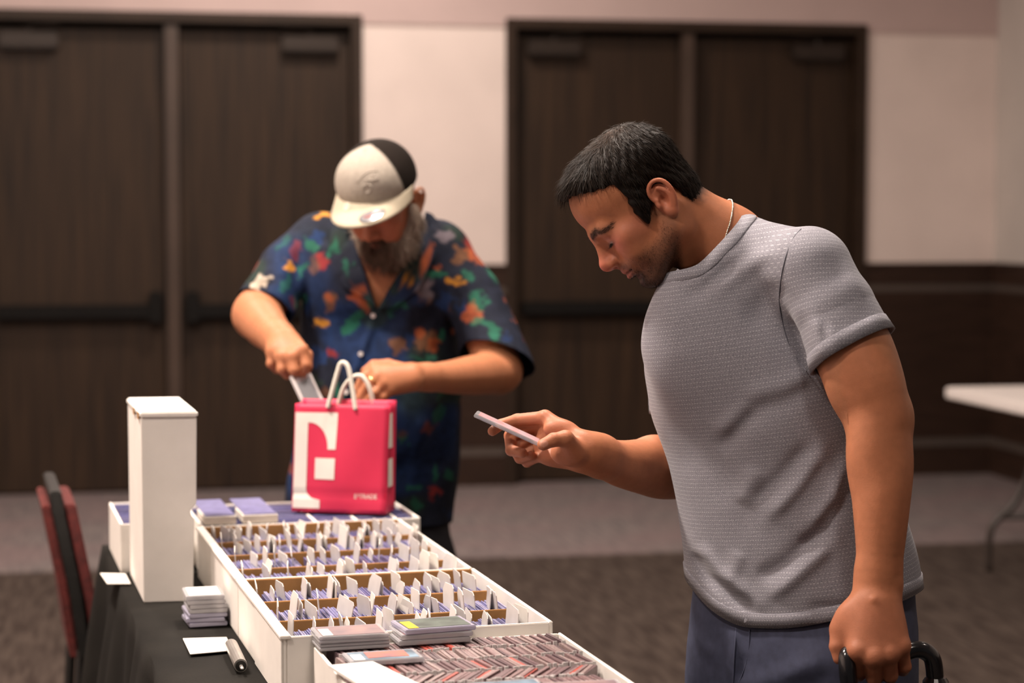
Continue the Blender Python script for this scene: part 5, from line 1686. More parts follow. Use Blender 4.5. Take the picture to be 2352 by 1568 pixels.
    for line, r_ in (([(1692, 1440), (1689, 1480), (1686, 1520), (1684, 1575)], 0.0016), ([(1722, 1445), (1720, 1490), (1712, 1530), (1694, 1575)], 0.0008)):
        pp = [ray_hit(pv, tn, *p_, 0.009) for p_ in line]
        pp = [h_ + n_ * 0.0004 for h_, n_ in pp if h_ is not None]
        if len(pp) > 1:
            mb = MB(); mb.tube(smooth_path(pp, 6), r_, 6); mb.build('fly_seam', mat('trouser_thread', srgb(74, 78, 100), 0.9), tro, smooth=True)
    for a_, s_ in ((ankL, -1), (ankR, -1)):
        Sh = Field()
        fw = V(-0.62, -0.78, 0)
        Sh.cap(a_ + V(0, 0, -0.04), a_ + fw * 0.15 + V(0, 0, -0.055), 0.046, 0.04, 0.02)
        Sh.cap(a_, a_ + V(0, 0, -0.04), 0.05, 0.046, 0.02)
        Sh.cut(lambda Q: 0.002 - Q[:, 2], 0.003)
        sv_, sq_ = surface(Sh, a_ - V(0.25, 0.28, 0.12), a_ + V(0.12, 0.12, 0.08), 0.007)
        obj('shoe', np_mesh('shoe', sv_, sq_, m_black), root)
    # ---------------- neck chain: links along the neckline at the nape
    m_silver = mat('silver_chain', (0.82, 0.76, 0.64), 0.22, metal=1.0, var=0.03)
    # ring around the neck in a plane just outside the collar
    cN, cn = P(1652, 528, 3.135), V(-0.93, -0.10, 0.35); cn /= np.linalg.norm(cn)
    pts = []
    e1 = np.cross(cn, V(0, 1, 0)); e1 /= np.linalg.norm(e1); e2 = np.cross(cn, e1)
    neck_v = parts[0][0]
    for i in range(72):
        a = 2 * math.pi * i / 72
        d = e1 * math.cos(a) + e2 * math.sin(a)
        lo__, hi__ = 0.02, 0.12
        tt = np.linspace(0.02, 0.12, 60)
        Q = cN[None] + d[None] * tt[:, None]
        e = B.eval(Q, 0.1)
        k_ = int(np.argmax(e > 0.0012))
        pts.append(cN + d * tt[k_])
    mb = MB(); cc = smooth_path(pts, 4, closed=True)
    for i in range(0, len(cc), 2):
        a, b = cc[i], cc[(i + 2) % len(cc)]
        mb.tube([a, (a + b) / 2, b], [0.0009, 0.0017, 0.0009], 6)
    mb.build('neck_chain', m_silver, root, smooth=True)
    return root

HAIR_POLY = [(0.12, 0.080), (0.080, 0.079), (0.066, 0.070), (0.048, 0.054), (0.032, 0.045), (0.019, 0.037), (0.018, 0.022), (0.021, 0.006), (0.026, -0.013), (0.026, -0.046), (0.014, -0.040),
             (-0.004, -0.020), (-0.022, -0.010), (-0.040, -0.012), (-0.047, -0.030), (-0.048, -0.058), (-0.060, -0.080), (-0.14, -0.082), (-0.14, 0.14), (0.12, 0.14)]

def tee_material():
    m = bpy.data.materials.new('heather_grey_knit'); m.use_nodes = True
    nt = m.node_tree; N, L = nt.nodes, nt.links
    b = N['Principled BSDF']; b.inputs['Roughness'].default_value = 0.92; b.inputs['Specular IOR Level'].default_value = 0.15
    b.inputs['Sheen Weight'].default_value = 0.15
    uv = N.new('ShaderNodeUVMap'); uv.uv_map = 'UVMap'
    sep = N.new('ShaderNodeSeparateXYZ'); L.new(uv.outputs['UV'], sep.inputs['Vector'])
    def math_(op, a, b_=None, c=None):
        n = N.new('ShaderNodeMath'); n.operation = op
        for i, x in enumerate((a, b_, c)):
            if x is None: continue
            if isinstance(x, (int, float)): n.inputs[i].default_value = x
            else: L.new(x, n.inputs[i])
        return n.outputs[0]
    v = math_('DIVIDE', sep.outputs['Y'], 0.0066)
    row = math_('FLOOR', v); fv = math_('FRACT', v)
    u = math_('ADD', math_('DIVIDE', sep.outputs['X'], 0.0048), math_('MULTIPLY', row, 0.5))
    fu = math_('FRACT', u)
    a = math_('LESS_THAN', fu, 0.5); c = math_('LESS_THAN', fv, 0.19)
    dash = math_('MULTIPLY', a, c)
    tc = N.new('ShaderNodeTexCoord')
    nz = N.new('ShaderNodeTexNoise'); nz.inputs['Scale'].default_value = 900; nz.inputs['Detail'].default_value = 2
    L.new(tc.outputs['Object'], nz.inputs['Vector'])
    nz2 = N.new('ShaderNodeTexNoise'); nz2.inputs['Scale'].default_value = 60
    L.new(tc.outputs['Object'], nz2.inputs['Vector'])
    mix = N.new('ShaderNodeMix'); mix.data_type = 'RGBA'
    mix.inputs['A'].default_value = (*srgb(106, 106, 115), 1); mix.inputs['B'].default_value = (*srgb(154, 152, 160), 1)
    mr = N.new('ShaderNodeMapRange'); mr.inputs['From Min'].default_value = 0.32; mr.inputs['From Max'].default_value = 0.68
    L.new(nz.outputs['Fac'], mr.inputs['Value']); L.new(mr.outputs['Result'], mix.inputs['Factor'])
    mx = N.new('ShaderNodeMix'); mx.data_type = 'RGBA'; mx.inputs['B'].default_value = (*srgb(214, 212, 218), 1)
    dn = math_('MULTIPLY', dash, math_('MULTIPLY_ADD', nz2.outputs['Fac'], 0.6, 0.08))
    L.new(mix.outputs['Result'], mx.inputs['A']); L.new(dn, mx.inputs['Factor'])
    L.new(mx.outputs['Result'], b.inputs['Base Color'])
    bp = N.new('ShaderNodeBump'); bp.inputs['Strength'].default_value = 0.25; bp.inputs['Distance'].default_value = 0.001
    L.new(nz.outputs['Fac'], bp.inputs['Height']); L.new(bp.outputs['Normal'], b.inputs['Normal'])
    return m
man1()

# ------------------------------------------------------------------ the cased card in his raised hand
ca, cb = P(1087, 957, 3.100), P(1240, 1027, 3.094)
cx = (cb - ca); CL = float(np.linalg.norm(cx)); cx /= CL
cy_ = V(0.02, 1, 0.0); cy_ -= cx * cy_.dot(cx); cy_ /= np.linalg.norm(cy_)
cz_ = np.cross(cx, cy_)
def CC(a, b, c): return ca + cx * a + cy_ * b + cz_ * c
held = empty('trading_card', CC(CL / 2, 0.035, 0), label='clear cased trading card held up in the hand of the man in grey', cat='trading card')
mb = MB(); mb.box((0, 0, 0), (CL, 0.068, 0.0052), fr=CC); mb.build('case', m_case, held, bevel=0.001)
mb = MB(); mb.box((0.006, 0.005, 0.0053), (CL - 0.006, 0.063, 0.0057), fr=CC); mb.build('card_face', mat('card_face_rose', srgb(214, 150, 148), 0.4, color2=srgb(196, 186, 196), scale=60, alpha=0.6), held)
mb = MB(); mb.box((0.004, -0.0003, 0.0016), (CL - 0.004, 0.0, 0.0026), fr=CC); mb.build('case_seam', m_case_v, held)

# ------------------------------------------------------------------ black hard case hanging from his other hand
m_gloss = mat('gloss_black_plastic', (0.010, 0.010, 0.012), 0.18, var=0.05, spec=0.6, coat=0.3)
m_case_blk = mat('black_shell', (0.014, 0.014, 0.015), 0.5, var=0.1)
hp_ = [P(1950, 1572, 2.838), P(1946, 1530, 2.840), P(1948, 1502, 2.848), P(1966, 1500, 2.862), P(2010, 1508, 2.8725), P(2062, 1504, 2.8735), P(2100, 1492, 2.876), P(2126, 1496, 2.878), P(2143, 1518, 2.88), P(2149, 1575, 2.882)]
base = P(2050, 1578, 2.86)
hcase = empty('carry_case', V(base[0], base[1], base[2] - 0.30), label='black hard carrying case hanging by its glossy handle from the lowered hand', cat='case')
mb = MB(); mb.tube(smooth_path(hp_, 7), 0.0128, 14); mb.build('handle', m_gloss, hcase, smooth=True)
hz = base[2]
cdir = hp_[-1] - hp_[0]; cdir[2] = 0; cdir /= np.linalg.norm(cdir); cper = V(-cdir[1], cdir[0], 0)
def HC(a, b, c): return V(base[0], base[1], hz) + cdir * a + cper * b + V(0, 0, c)
mb = MB(); mb.box((-0.155, -0.055, -0.31), (0.115, 0.055, -0.012), fr=HC); mb.build('shell', m_case_blk, hcase, bevel=0.012)
mb = MB(); mb.box((-0.157, -0.003, -0.311), (0.117, 0.003, -0.0105), fr=HC); mb.build('shell_seam', m_gloss, hcase)
for p in (hp_[0], hp_[-1]):
    mb = MB(); mb.tube([V(p[0], p[1], hz - 0.014), V(p[0], p[1], hz + 0.004), V(p[0], p[1], hz + 0.010)], [0.019, 0.019, 0.015], 18); mb.build('handle_mount', m_gloss, hcase, smooth=False)
# ================================================================== BEARDED MAN AT THE FAR END (cap, patterned shirt)
def man2():
    root = empty('person', (-0.33, 4.72, 0), label='bearded man in cap and dark tropical print shirt bending over the pink bag', cat='person', group='people at the card table')
    SK = np.array([0.48, 0.19, 0.094])
    yw, pt = math.radians(22), math.radians(38)
    fw = V(-math.sin(yw) * math.cos(pt), -math.cos(yw) * math.cos(pt), -math.sin(pt))
    HR = frame_from(fw, V(-0.10, -0.3, 1.0), roll=0.0)
    HO = P(874, 446, 4.50)
    B = Field(); B.frame(HR, HO); head_prims(B)
    nk = HR @ V(0, -0.03, -0.05) + HO
    B.frame()
    B.cap(nk, P(868, 590, 4.62), 0.060, 0.066, 0.03)
    # arms: his right (image left) dips into the bag, his left holds the rim
    RSh, LSh = P(722, 560, 4.68), P(1020, 585, 4.63)
    B.limb([RSh, P(640, 650, 4.60), P(590, 722, 4.53)], [0.050, 0.054, 0.052], 0.02)
    B.limb([P(590, 724, 4.53), P(612, 752, 4.44), P(640, 780, 4.33)], [0.053, 0.047, 0.034], 0.02)
    B.cap(P(636, 775, 4.34), P(655, 795, 4.295), 0.036, 0.038, 0.02)
    kn = [P(693, 803, 4.245), P(670, 818, 4.235), P(646, 818, 4.245), P(626, 808, 4.265)]
    st = [P(662, 785, 4.29), P(652, 788, 4.29), P(645, 790, 4.295), P(638, 790, 4.30)]
    for a, b in zip(st, kn): B.cap(a, b, 0.019, 0.0150, 0.015)
    B.ell(P(660, 802, 4.275), (0.040, 0.024, 0.024), 0.015)
    for pts, r in (([kn[0], P(702, 838, 4.235), P(690, 866, 4.248)], 0.0112), ([kn[1], P(674, 850, 4.225), P(682, 870, 4.25)], 0.0115),
                   ([kn[2], P(647, 848, 4.235), P(660, 862, 4.265)], 0.0112), ([kn[3], P(622, 835, 4.255), P(636, 850, 4.28)], 0.010),
                   ([P(680, 792, 4.30), P(706, 815, 4.285), P(707, 842, 4.275), P(697, 864, 4.27)], 0.0118)):
        B.chain(pts, [r * 1.1, r, r * 0.85, r * 0.8][:len(pts)], 0.006)
    B.limb([LSh, P(1100, 720, 4.57), P(1148, 850, 4.50)], [0.050, 0.055, 0.049], 0.02)
    B.limb([P(1146, 854, 4.50), P(1090, 861, 4.42), P(1030, 866, 4.33), P(972, 866, 4.265)], [0.0475, 0.044, 0.035, 0.027], 0.02)
    B.cap(P(985, 866, 4.275), P(945, 866, 4.25), 0.029, 0.031, 0.015, flat=V(0, 1, 0.3), fs=0.75)
    kl = [P(862, 848, 4.214), P(868, 863, 4.200), P(880, 880, 4.196), P(894, 896, 4.200)]
    sl = [P(945, 856, 4.238), P(945, 864, 4.234), P(946, 872, 4.232), P(948, 878, 4.234)]
    for a, b in zip(sl, kl): B.cap(a, b, 0.0185, 0.0135, 0.014)
    fl = [[kl[0], P(834, 868, 4.208), P(820, 896, 4.208), P(816, 924, 4.212)], [kl[1], P(846, 886, 4.192), P(829, 914, 4.198), P(823, 938, 4.206)],
          [kl[2], P(862, 901, 4.188), P(844, 922, 4.193), P(836, 942, 4.202)], [kl[3], P(879, 911, 4.192), P(862, 926, 4.197), P(852, 942, 4.204)]]
    for pts in fl: B.chain(pts, [0.0122, 0.0108, 0.0098, 0.0085], 0.005)
    B.chain([P(935, 852, 4.258), P(892, 838, 4.262), P(858, 838, 4.262), P(838, 852, 4.258)], [0.016, 0.013, 0.011, 0.009], 0.01)
    # torso
    th = math.radians(4)
    def row(y, xl, xr, Y=4.68, ratio=0.62, shrink=0.0):
        hx = (xr - xl) / 2 / FPX * Y
        c = P((xl + xr) / 2, y, Y)
        return (float(c[2]), float(c[0]), float(c[1]), hx - shrink, hx * ratio - shrink, th)
    R_ = [(1250, 668, 1042, 4.72), (1170, 650, 1046, 4.72), (1110, 660, 1052, 4.71), (1050, 674, 1056, 4.70), (950, 684, 1060, 4.69), (850, 690, 1062, 4.68), (750, 690, 1060, 4.665), (680, 690, 1056, 4.65), (620, 702, 1046, 4.64), (575, 730, 1015, 4.635)]
    B.loft([row(y, a, b, Y, shrink=0.013 if y < 1000 else 0.035) for y, a, b, Y in R_], 0.03)
    B.cap(RSh, LSh, 0.05, 0.05, 0.03)
    B.ell(P(868, 640, 4.57), (0.11, 0.055, 0.09), 0.04)
    hips = [P(775, 1250, 4.73), P(955, 1250, 4.73)]
    for h_ in hips: B.chain([h_, V(h_[0], 4.74, 0.47), V(h_[0], 4.76, 0.09)], [0.075, 0.055, 0.04], 0.03)
    parts = [surface(B, HO - V(0.17, 0.17, 0.24), HO + V(0.17, 0.2, 0.16), 0.0034),
             surface(B, P(520, 900, 4.5) + V(0, -0.33, 0), P(760, 640, 4.5) + V(0, 0.1, 0), 0.0034),
             surface(B, P(795, 985, 4.4) + V(0, -0.25, 0), P(1220, 770, 4.4) + V(0, 0.2, 0), 0.0034),
             surface(B, P(740, 730, 4.6) + V(0, -0.2, 0), P(1000, 560, 4.6) + V(0, 0.12, 0), 0.006),
             surface(B, V(-0.55, 4.45, 0.05), V(-0.08, 4.95, 1.3), 0.014)]
    v, q = join(parts)
    L = (v - HO) @ HR
    x, y, z = L.T; ax = np.abs(x)
    col = np.repeat(SK[None], len(v), 0) * (1 + 0.06 * vnoise(v, 30, 2) + 0.05 * vnoise(v, 10, 3))[:, None]
    inh = (ax < 0.1) & (np.abs(y) < 0.13) & (z > -0.14) & (z < 0.12)
    def tint(m, c, f):
        m = (np.clip(m, 0, 1) * f * inh)[:, None]; col[:] = col * (1 - m) + np.array(c) * m
    tint(((y > 0.03) & (z < 0.0)).astype(float), (0.46, 0.16, 0.10), 0.6)
    tint(np.exp(-((x / 0.018) ** 4 + ((z + 0.0735) / 0.008) ** 4)) * (y > 0.07), (0.40, 0.13, 0.10), 0.8)
    tint((z > -0.01) & (ax < 0.07) & ((z > 0.05) | (y < 0)), (0.06, 0.045, 0.035), 0.8)
    obj('body', np_mesh('body', v, q, m_skin, colors=np.clip(col, 0, 1)), root)

    # beard: volume plus strands, grey at the sides and brown under the mouth
    Bd = Field(); Bd.frame(HR, HO)
    Bd.ell((-0.004, 0.050, -0.106), (0.062, 0.044, 0.044), 0.02)
    Bd.ell((0, 0.060, -0.132), (0.050, 0.034, 0.034), 0.025)
    for s in (-1, 1):
        Bd.chain([(s * 0.066, 0.002, -0.035), (s * 0.064, 0.008, -0.07), (s * 0.046, 0.036, -0.105)], [0.015, 0.023, 0.028], 0.02)
        Bd.chain([(s * 0.003, 0.096, -0.058), (s * 0.018, 0.090, -0.066), (s * 0.032, 0.078, -0.085)], [0.007, 0.009, 0.010], 0.01)
    Bd.disp(lambda Q: 0.004 * vnoise(Q, 70, 21) + 0.002 * vnoise(Q, 160, 22))
    bv, bq = surface(Bd, HO - V(0.14, 0.17, 0.23), HO + V(0.14, 0.1, 0.05), 0.0042)
    bn = vert_normals(bv, bq); rg = np.random.default_rng(5)
    ids = rg.integers(0, len(bv), 6000)
    dl = np.repeat((HR @ V(0, 0.35, -1.0))[None], len(ids), 0) + bn[ids] * 0.5 + rg.normal(0, 0.2, (len(ids), 3))
    dl /= np.linalg.norm(dl, axis=1)[:, None]
    sv, sq, sid = strands(bv[ids], dl, bn[ids], np.full(len(ids), 0.018), 0.0011, 3, 0.3, 6, lift=0.0)
    def bcol(p):
        l = (p - HO) @ HR
        g = ss(np.abs(l[:, 0]), 0.022, 0.058)[:, None]
        low = ss(-l[:, 2], 0.10, 0.16)[:, None]
        c = np.array([0.095, 0.06, 0.042]) * (1 - g) + np.array([0.27, 0.205, 0.16]) * g
        c = c * (1 - 0.35 * low) + np.array([0.19, 0.13, 0.095]) * 0.35 * low
        return c * (1 + 0.35 * vnoise(p, 90, 4))[:, None]
    bc = np.clip(np.concatenate([bcol(bv), bcol(bv[ids])[sid] * (0.7 + 0.7 * rg.random(len(ids)))[sid][:, None]]), 0, 1)
    obj('beard', np_mesh('beard', np.concatenate([bv, sv]), np.concatenate([bq, sq + len(bv)]), mat('beard_hair', rough=0.6, attr='Col', var=0.1, spec=0.2), colors=bc), root)

    # cap: crown, brim, button, sticker
    m_cap = mat('cap_fabric', rough=0.9, attr='Col', var=0.08, scale=140, bump=0.15, bscale=500, spec=0.12)
    Cf = Field(); Cf.frame(HR, HO)
    Cf.ell((0, -0.006, 0.036), (0.0885, 0.1005, 0.0880), 0.01)
    Cf.ell((0, 0.030, 0.060), (0.070, 0.062, 0.062), 0.03)
    cv, cq = surface(Cf, HO - V(0.17, 0.17, 0.17), HO + V(0.17, 0.17, 0.18), 0.004)
    gb = lambda Q: ((Q - HO) @ HR)[:, 2] - 0.026 - 0.12 * ((Q - HO) @ HR)[:, 1]
    cv, cq = trim(cv, cq, gb, 0.004)
    l = (cv - HO) @ HR
    az = np.degrees(np.arctan2(l[:, 0], l[:, 1] + 0.02))
    front = 1 - ss(np.abs(az), 54, 57)
    seam = np.exp(-(np.abs(az) / 0.8) ** 2) * 0.12
    cc = np.array([0.40, 0.35, 0.295])[None] * front[:, None] + np.array([0.014, 0.010, 0.008])[None] * (1 - front)[:, None]
    cc = cc * (1 - seam)[:, None]
    cap = obj('cap', np_mesh('cap', cv, cq, m_cap, colors=cc), root)
    md = cap.modifiers.new('thickness', 'SOLIDIFY'); md.thickness = 0.002; md.offset = -1
    W_ = lambda a, b, c: HR @ V(a, b, c) + HO
    bvv, bqq = [], []
    na, nr = 36, 8
    def brim_pt(i, j, off=0.0):
        a = math.radians(-84 + 168 * i / na); t = j / nr
        ex, ey = 0.089 * math.sin(a), -0.006 + 0.101 * math.cos(a)
        out = 0.075 * max(0.0, math.cos(a * 0.98)) ** 0.62
        yy = ey + out * t
        xx = ex * (1 + 0.02 * t)
        zz = 0.026 + 0.12 * ey - 0.012 * t - 1.9 * (xx ** 2) * (0.55 + 0.6 * t) + off + 0.012
        return W_(xx, yy, zz)
    for i in range(na + 1):
        for j in range(nr + 1): bvv.append(brim_pt(i, j))
    for i in range(na):
        for j in range(nr):
            k_ = i * (nr + 1) + j; bqq.append((k_, k_ + nr + 1, k_ + nr + 2, k_ + 1))
    brim = obj('brim', np_mesh('brim', np.array(bvv), np.array(bqq), mat('brim_fabric', (0.47, 0.405, 0.30), 0.8, var=0.04, scale=200)), cap)
    md = brim.modifiers.new('thickness', 'SOLIDIFY'); md.thickness = 0.004; md.offset = 0
    top = W_(0, 0.006, 0.1245)
    up = HR @ V(0, 0, 1)
    mb = MB(); mb.tube([top - up * 0.004, top + up * 0.002, top + up * 0.005], [0.009, 0.008, 0.004], 14); mb.build('button', mat('button_fabric', (0.45, 0.32, 0.24), 0.8), cap, smooth=True)
    # oval foil sticker and small round mark on the brim
    def disc(i0, j0, ri, rj, off, name, m):
        vs = [brim_pt(i0, j0, off)]
        for k in range(24):
            a = 2 * math.pi * k / 24; vs.append(brim_pt(i0 + ri * math.cos(a), j0 + rj * math.sin(a), off))
        mb = MB(); mb.add(vs, [(0, 1 + k, 1 + (k + 1) % 24) for k in range(24)]); return mb.build(name, m, cap)
    disc(23.6, 5.3, 3.6, 1.95, 0.0035, 'sticker_rim', mat('sticker_black', (0.05, 0.05, 0.06), 0.4))
    disc(23.6, 5.3, 3.3, 1.75, 0.0042, 'sticker', mat('sticker_foil', (0.80, 0.80, 0.84), 0.15, metal=0.8, var=0.1, scale=40))
    disc(23.6, 5.3, 2.4, 0.2, 0.0048, 'sticker_line', mat('sticker_red', (0.5, 0.10, 0.08), 0.5))
    disc(14.0, 1.9, 1.2, 1.3, 0.0035, 'brim_mark', mat('mark_thread', (0.70, 0.63, 0.50), 0.7))
    # tone-on-tone embroidered crest on the front of the crown
    cn_ = vert_normals(cv, cq)
    m_emb = mat('tone_thread', (0.36, 0.31, 0.26), 0.7, var=0.1)
    def crest(pts, r):
        out = []
        for px, py in pts:
            h_, n_ = ray_hit(cv, cn_, px, py, 0.008)
            if h_ is not None: out.append(h_ - n_ * 0.0006)
        if len(out) > 1:
            mb = MB(); mb.tube(smooth_path(out, 4), r, 6); mb.build('embroidery', m_emb, cap, smooth=True)
    crest([(820, 420), (835, 402), (850, 394), (868, 392)], 0.002)
    crest([(842, 400), (844, 424)], 0.0025); crest([(856, 398), (857, 420)], 0.0025); crest([(868, 400), (867, 416)], 0.0022)
    crest([(838, 412), (852, 414), (868, 410)], 0.002)
    crest([(836, 440), (832, 430), (842, 424), (852, 428), (850, 440), (840, 444)], 0.0025)

    # ---------------- shirt
    S = Field()
    S.loft([row(y, a, b, Y) for y, a, b, Y in R_], 0.03)
    S.cap(P(735, 560, 4.67), P(1012, 582, 4.63), 0.062, 0.062, 0.04)
    S.cap(P(868, 560, 4.66), P(760, 548, 4.68), 0.072, 0.062, 0.03); S.cap(P(868, 560, 4.66), P(990, 570, 4.64), 0.072, 0.062, 0.03)
    S.ell(P(868, 640, 4.57), (0.125, 0.068, 0.105), 0.05)
    S.ell(P(870, 900, 4.58), (0.14, 0.07, 0.16), 0.05)
    A1 = [P(728, 552, 4.67), P(662, 618, 4.62), P(618, 690, 4.56), P(588, 735, 4.53)]
    A2 = [P(1015, 585, 4.63), P(1080, 680, 4.59), P(1122, 778, 4.54), P(1150, 850, 4.50)]
    S.chain(A1[:3], [0.060, 0.066, 0.062], 0.025); S.chain(A2[:3], [0.062, 0.070, 0.066], 0.025)
    S1, S2 = Field(), Field()
    S1.chain(A1, [0.057, 0.065, 0.068, 0.070], 0.02); S2.chain(A2, [0.059, 0.069, 0.073, 0.076], 0.02)
    folds = [([(690, 560), (680, 640), (686, 720)], -0.010, 0.014), ([(640, 640), (610, 660), (585, 690)], -0.007, 0.010), ([(1050, 620), (1045, 740), (1060, 820)], -0.008, 0.016), ([(1150, 800), (1110, 810), (1080, 830)], -0.008, 0.010),
             ([(868, 720), (840, 800), (800, 900), (780, 1000)], 0.006, 0.008), ([(960, 700), (900, 800), (880, 900)], 0.006, 0.025), ([(760, 720), (780, 850)], 0.006, 0.02),
             ([(1010, 780), (960, 860)], -0.006, 0.02), ([(1030, 950), (1000, 1100)], -0.007, 0.02), ([(980, 940), (950, 1120)], 0.007, 0.02)]
    for F_ in (S, S1, S2):
        for pts, a, w in folds: F_.disp(*make_fold(pts, a, w, 4.68, 4.6))
        F_.disp(lambda Q: 0.005 * vnoise(Q, 7, 31) + 0.002 * vnoise(Q, 20, 32))
    h = 0.005
    tv, tq = surface(S, P(540, 1330, 4.6) + V(0, -0.3, 0), P(1240, 440, 4.6) + V(0, 0.35, 0), h)
    def pl(a, b, dirp):
        d = (b - a) / np.linalg.norm(b - a); n = dirp - d * dirp.dot(d); return n / np.linalg.norm(n)
    c1a, c1b = P(560, 681, 4.55), P(692, 745, 4.55); n1 = pl(c1a, c1b, A1[3] - A1[1])
    c2a, c2b = P(1062, 806, 4.52), P(1190, 846, 4.52); n2 = pl(c2a, c2b, A2[3] - A2[1])
    v1, q1 = surface(S1, P(520, 830, 4.6) + V(0, -0.2, 0), P(800, 480, 4.6) + V(0, 0.2, 0), h); v1, q1 = trim(v1, q1, lambda Q: -((Q - c1a) @ n1), h)
    v2, q2 = surface(S2, P(940, 960, 4.6) + V(0, -0.25, 0), P(1240, 500, 4.6) + V(0, 0.2, 0), h); v2, q2 = trim(v2, q2, lambda Q: -((Q - c2a) @ n2), h)
    T0 = Field(); T0.loft([row(y, a, b, Y) for y, a, b, Y in R_], 0.03); T0.ell(P(870, 900, 4.58), (0.14, 0.07, 0.16), 0.05)
    for ca_, nn, cm in ((c1a, n1, (c1a + c1b) / 2), (c2a, n2, (c2a + c2b) / 2)):
        tv, tq = trim(tv, tq, lambda Q: np.maximum(np.maximum(-((Q - ca_) @ nn) - 0.02, np.linalg.norm(Q - cm, axis=1) - 0.13), 0.01 - T0.eval(Q, 0.3)), h)
    hemz = float(P(870, 1215, 4.6)[2])
    tv, tq = trim(tv, tq, lambda Q: Q[:, 2] - hemz, h)
    # V opening and neck hole
    vp = [(p[0], p[2]) for p in (P(800, 470, 4.57), P(818, 560, 4.57), P(848, 640, 4.57), P(868, 716, 4.57), P(905, 650, 4.57), P(945, 590, 4.57), P(965, 470, 4.57))]
    vf = poly_sdf(vp)
    tv, tq = trim(tv, tq, lambda Q: np.maximum(vf(Q[:, 0], Q[:, 2]), Q[:, 1] - 4.70), h)
    def ins(vv, qq):
        d = S.eval(vv, 0.3); k_ = (d[qq] > -0.008).any(1); qq = qq[k_]; u = np.unique(qq); mp = np.full(len(vv), -1); mp[u] = np.arange(len(u)); return vv[u], mp[qq]
    v1, q1 = ins(v1, q1); v2, q2 = ins(v2, q2)
    tv, tq = join([(tv, tq), (v1, q1), (v2, q2)])
    nr_ = vert_normals(tv, tq)
    # print: navy ground with leaves, blossoms and lanterns
    NAVY, BLUE, GREEN, DKG = (0.010, 0.013, 0.026), (0.012, 0.034, 0.11), (0.018, 0.125, 0.075), (0.018, 0.034, 0.022)
    RED, ORG, AMB, BRN, CRM, GRY = (0.26, 0.025, 0.02), (0.38, 0.085, 0.025), (0.55, 0.23, 0.02), (0.17, 0.075, 0.035), (0.55, 0.46, 0.36), (0.16, 0.13, 0.15)
    def paint(pv, pn):
        c = np.repeat(np.array([NAVY]), len(pv), 0)
        f1 = ss(vnoise(pv, 9, 41), 0.05, 0.5)[:, None]; f2 = ss(vnoise(pv, 11, 42), 0.15, 0.55)[:, None]
        c = c * (1 - 0.75 * f1) + np.array(BLUE) * 0.75 * f1
        c = c * (1 - 0.7 * f2) + np.array(DKG) * 0.7 * f2
        wob = np.stack([vnoise(pv, 50, 43), vnoise(pv, 50, 45), vnoise(pv, 50, 44)], 1) * 0.012 + np.stack([vnoise(pv, 120, 46), vnoise(pv, 120, 47), vnoise(pv, 120, 48)], 1) * 0.007
        pw_ = pv + wob
        def blob(p, rx, rz, rot, colr, f=1.0):
            if p is None: return
            d = pw_ - p
            cr, sr = math.cos(rot), math.sin(rot)
            u_ = d[:, 0] * cr + d[:, 2] * sr; w_ = -d[:, 0] * sr + d[:, 2] * cr
            e = (u_ / rx) ** 2 + (w_ / rz) ** 2 + (d[:, 1] / 0.07) ** 2
            m = ((1 - ss(e, 0.6, 1.3)) * f * 0.88)[:, None]
            c[:] = c * (1 - m) + np.array(colr) * m
        for px, py, rx, rz, rot, colr, f in MOTIFS:
            h_, _ = ray_hit(tv, nr_, px, py, 0.012)
            blob(h_, rx * 0.001, rz * 0.001, math.radians(rot), colr, f)
        rg2 = np.random.default_rng(77)
        back = np.nonzero(nr_[:, 1] > 0.3)[0]
        for _ in range(70):
            p = tv[rg2.choice(back)]
            cl = [GREEN, GREEN, ORG, RED, AMB, BLUE, BRN][rg2.integers(0, 7)]
            blob(p, rg2.uniform(0.01, 0.022), rg2.uniform(0.014, 0.035), rg2.uniform(0, 3.1), cl, 0.85)
        return np.clip(c * (1 + 0.3 * vnoise(pv, 90, 49))[:, None], 0, 1)
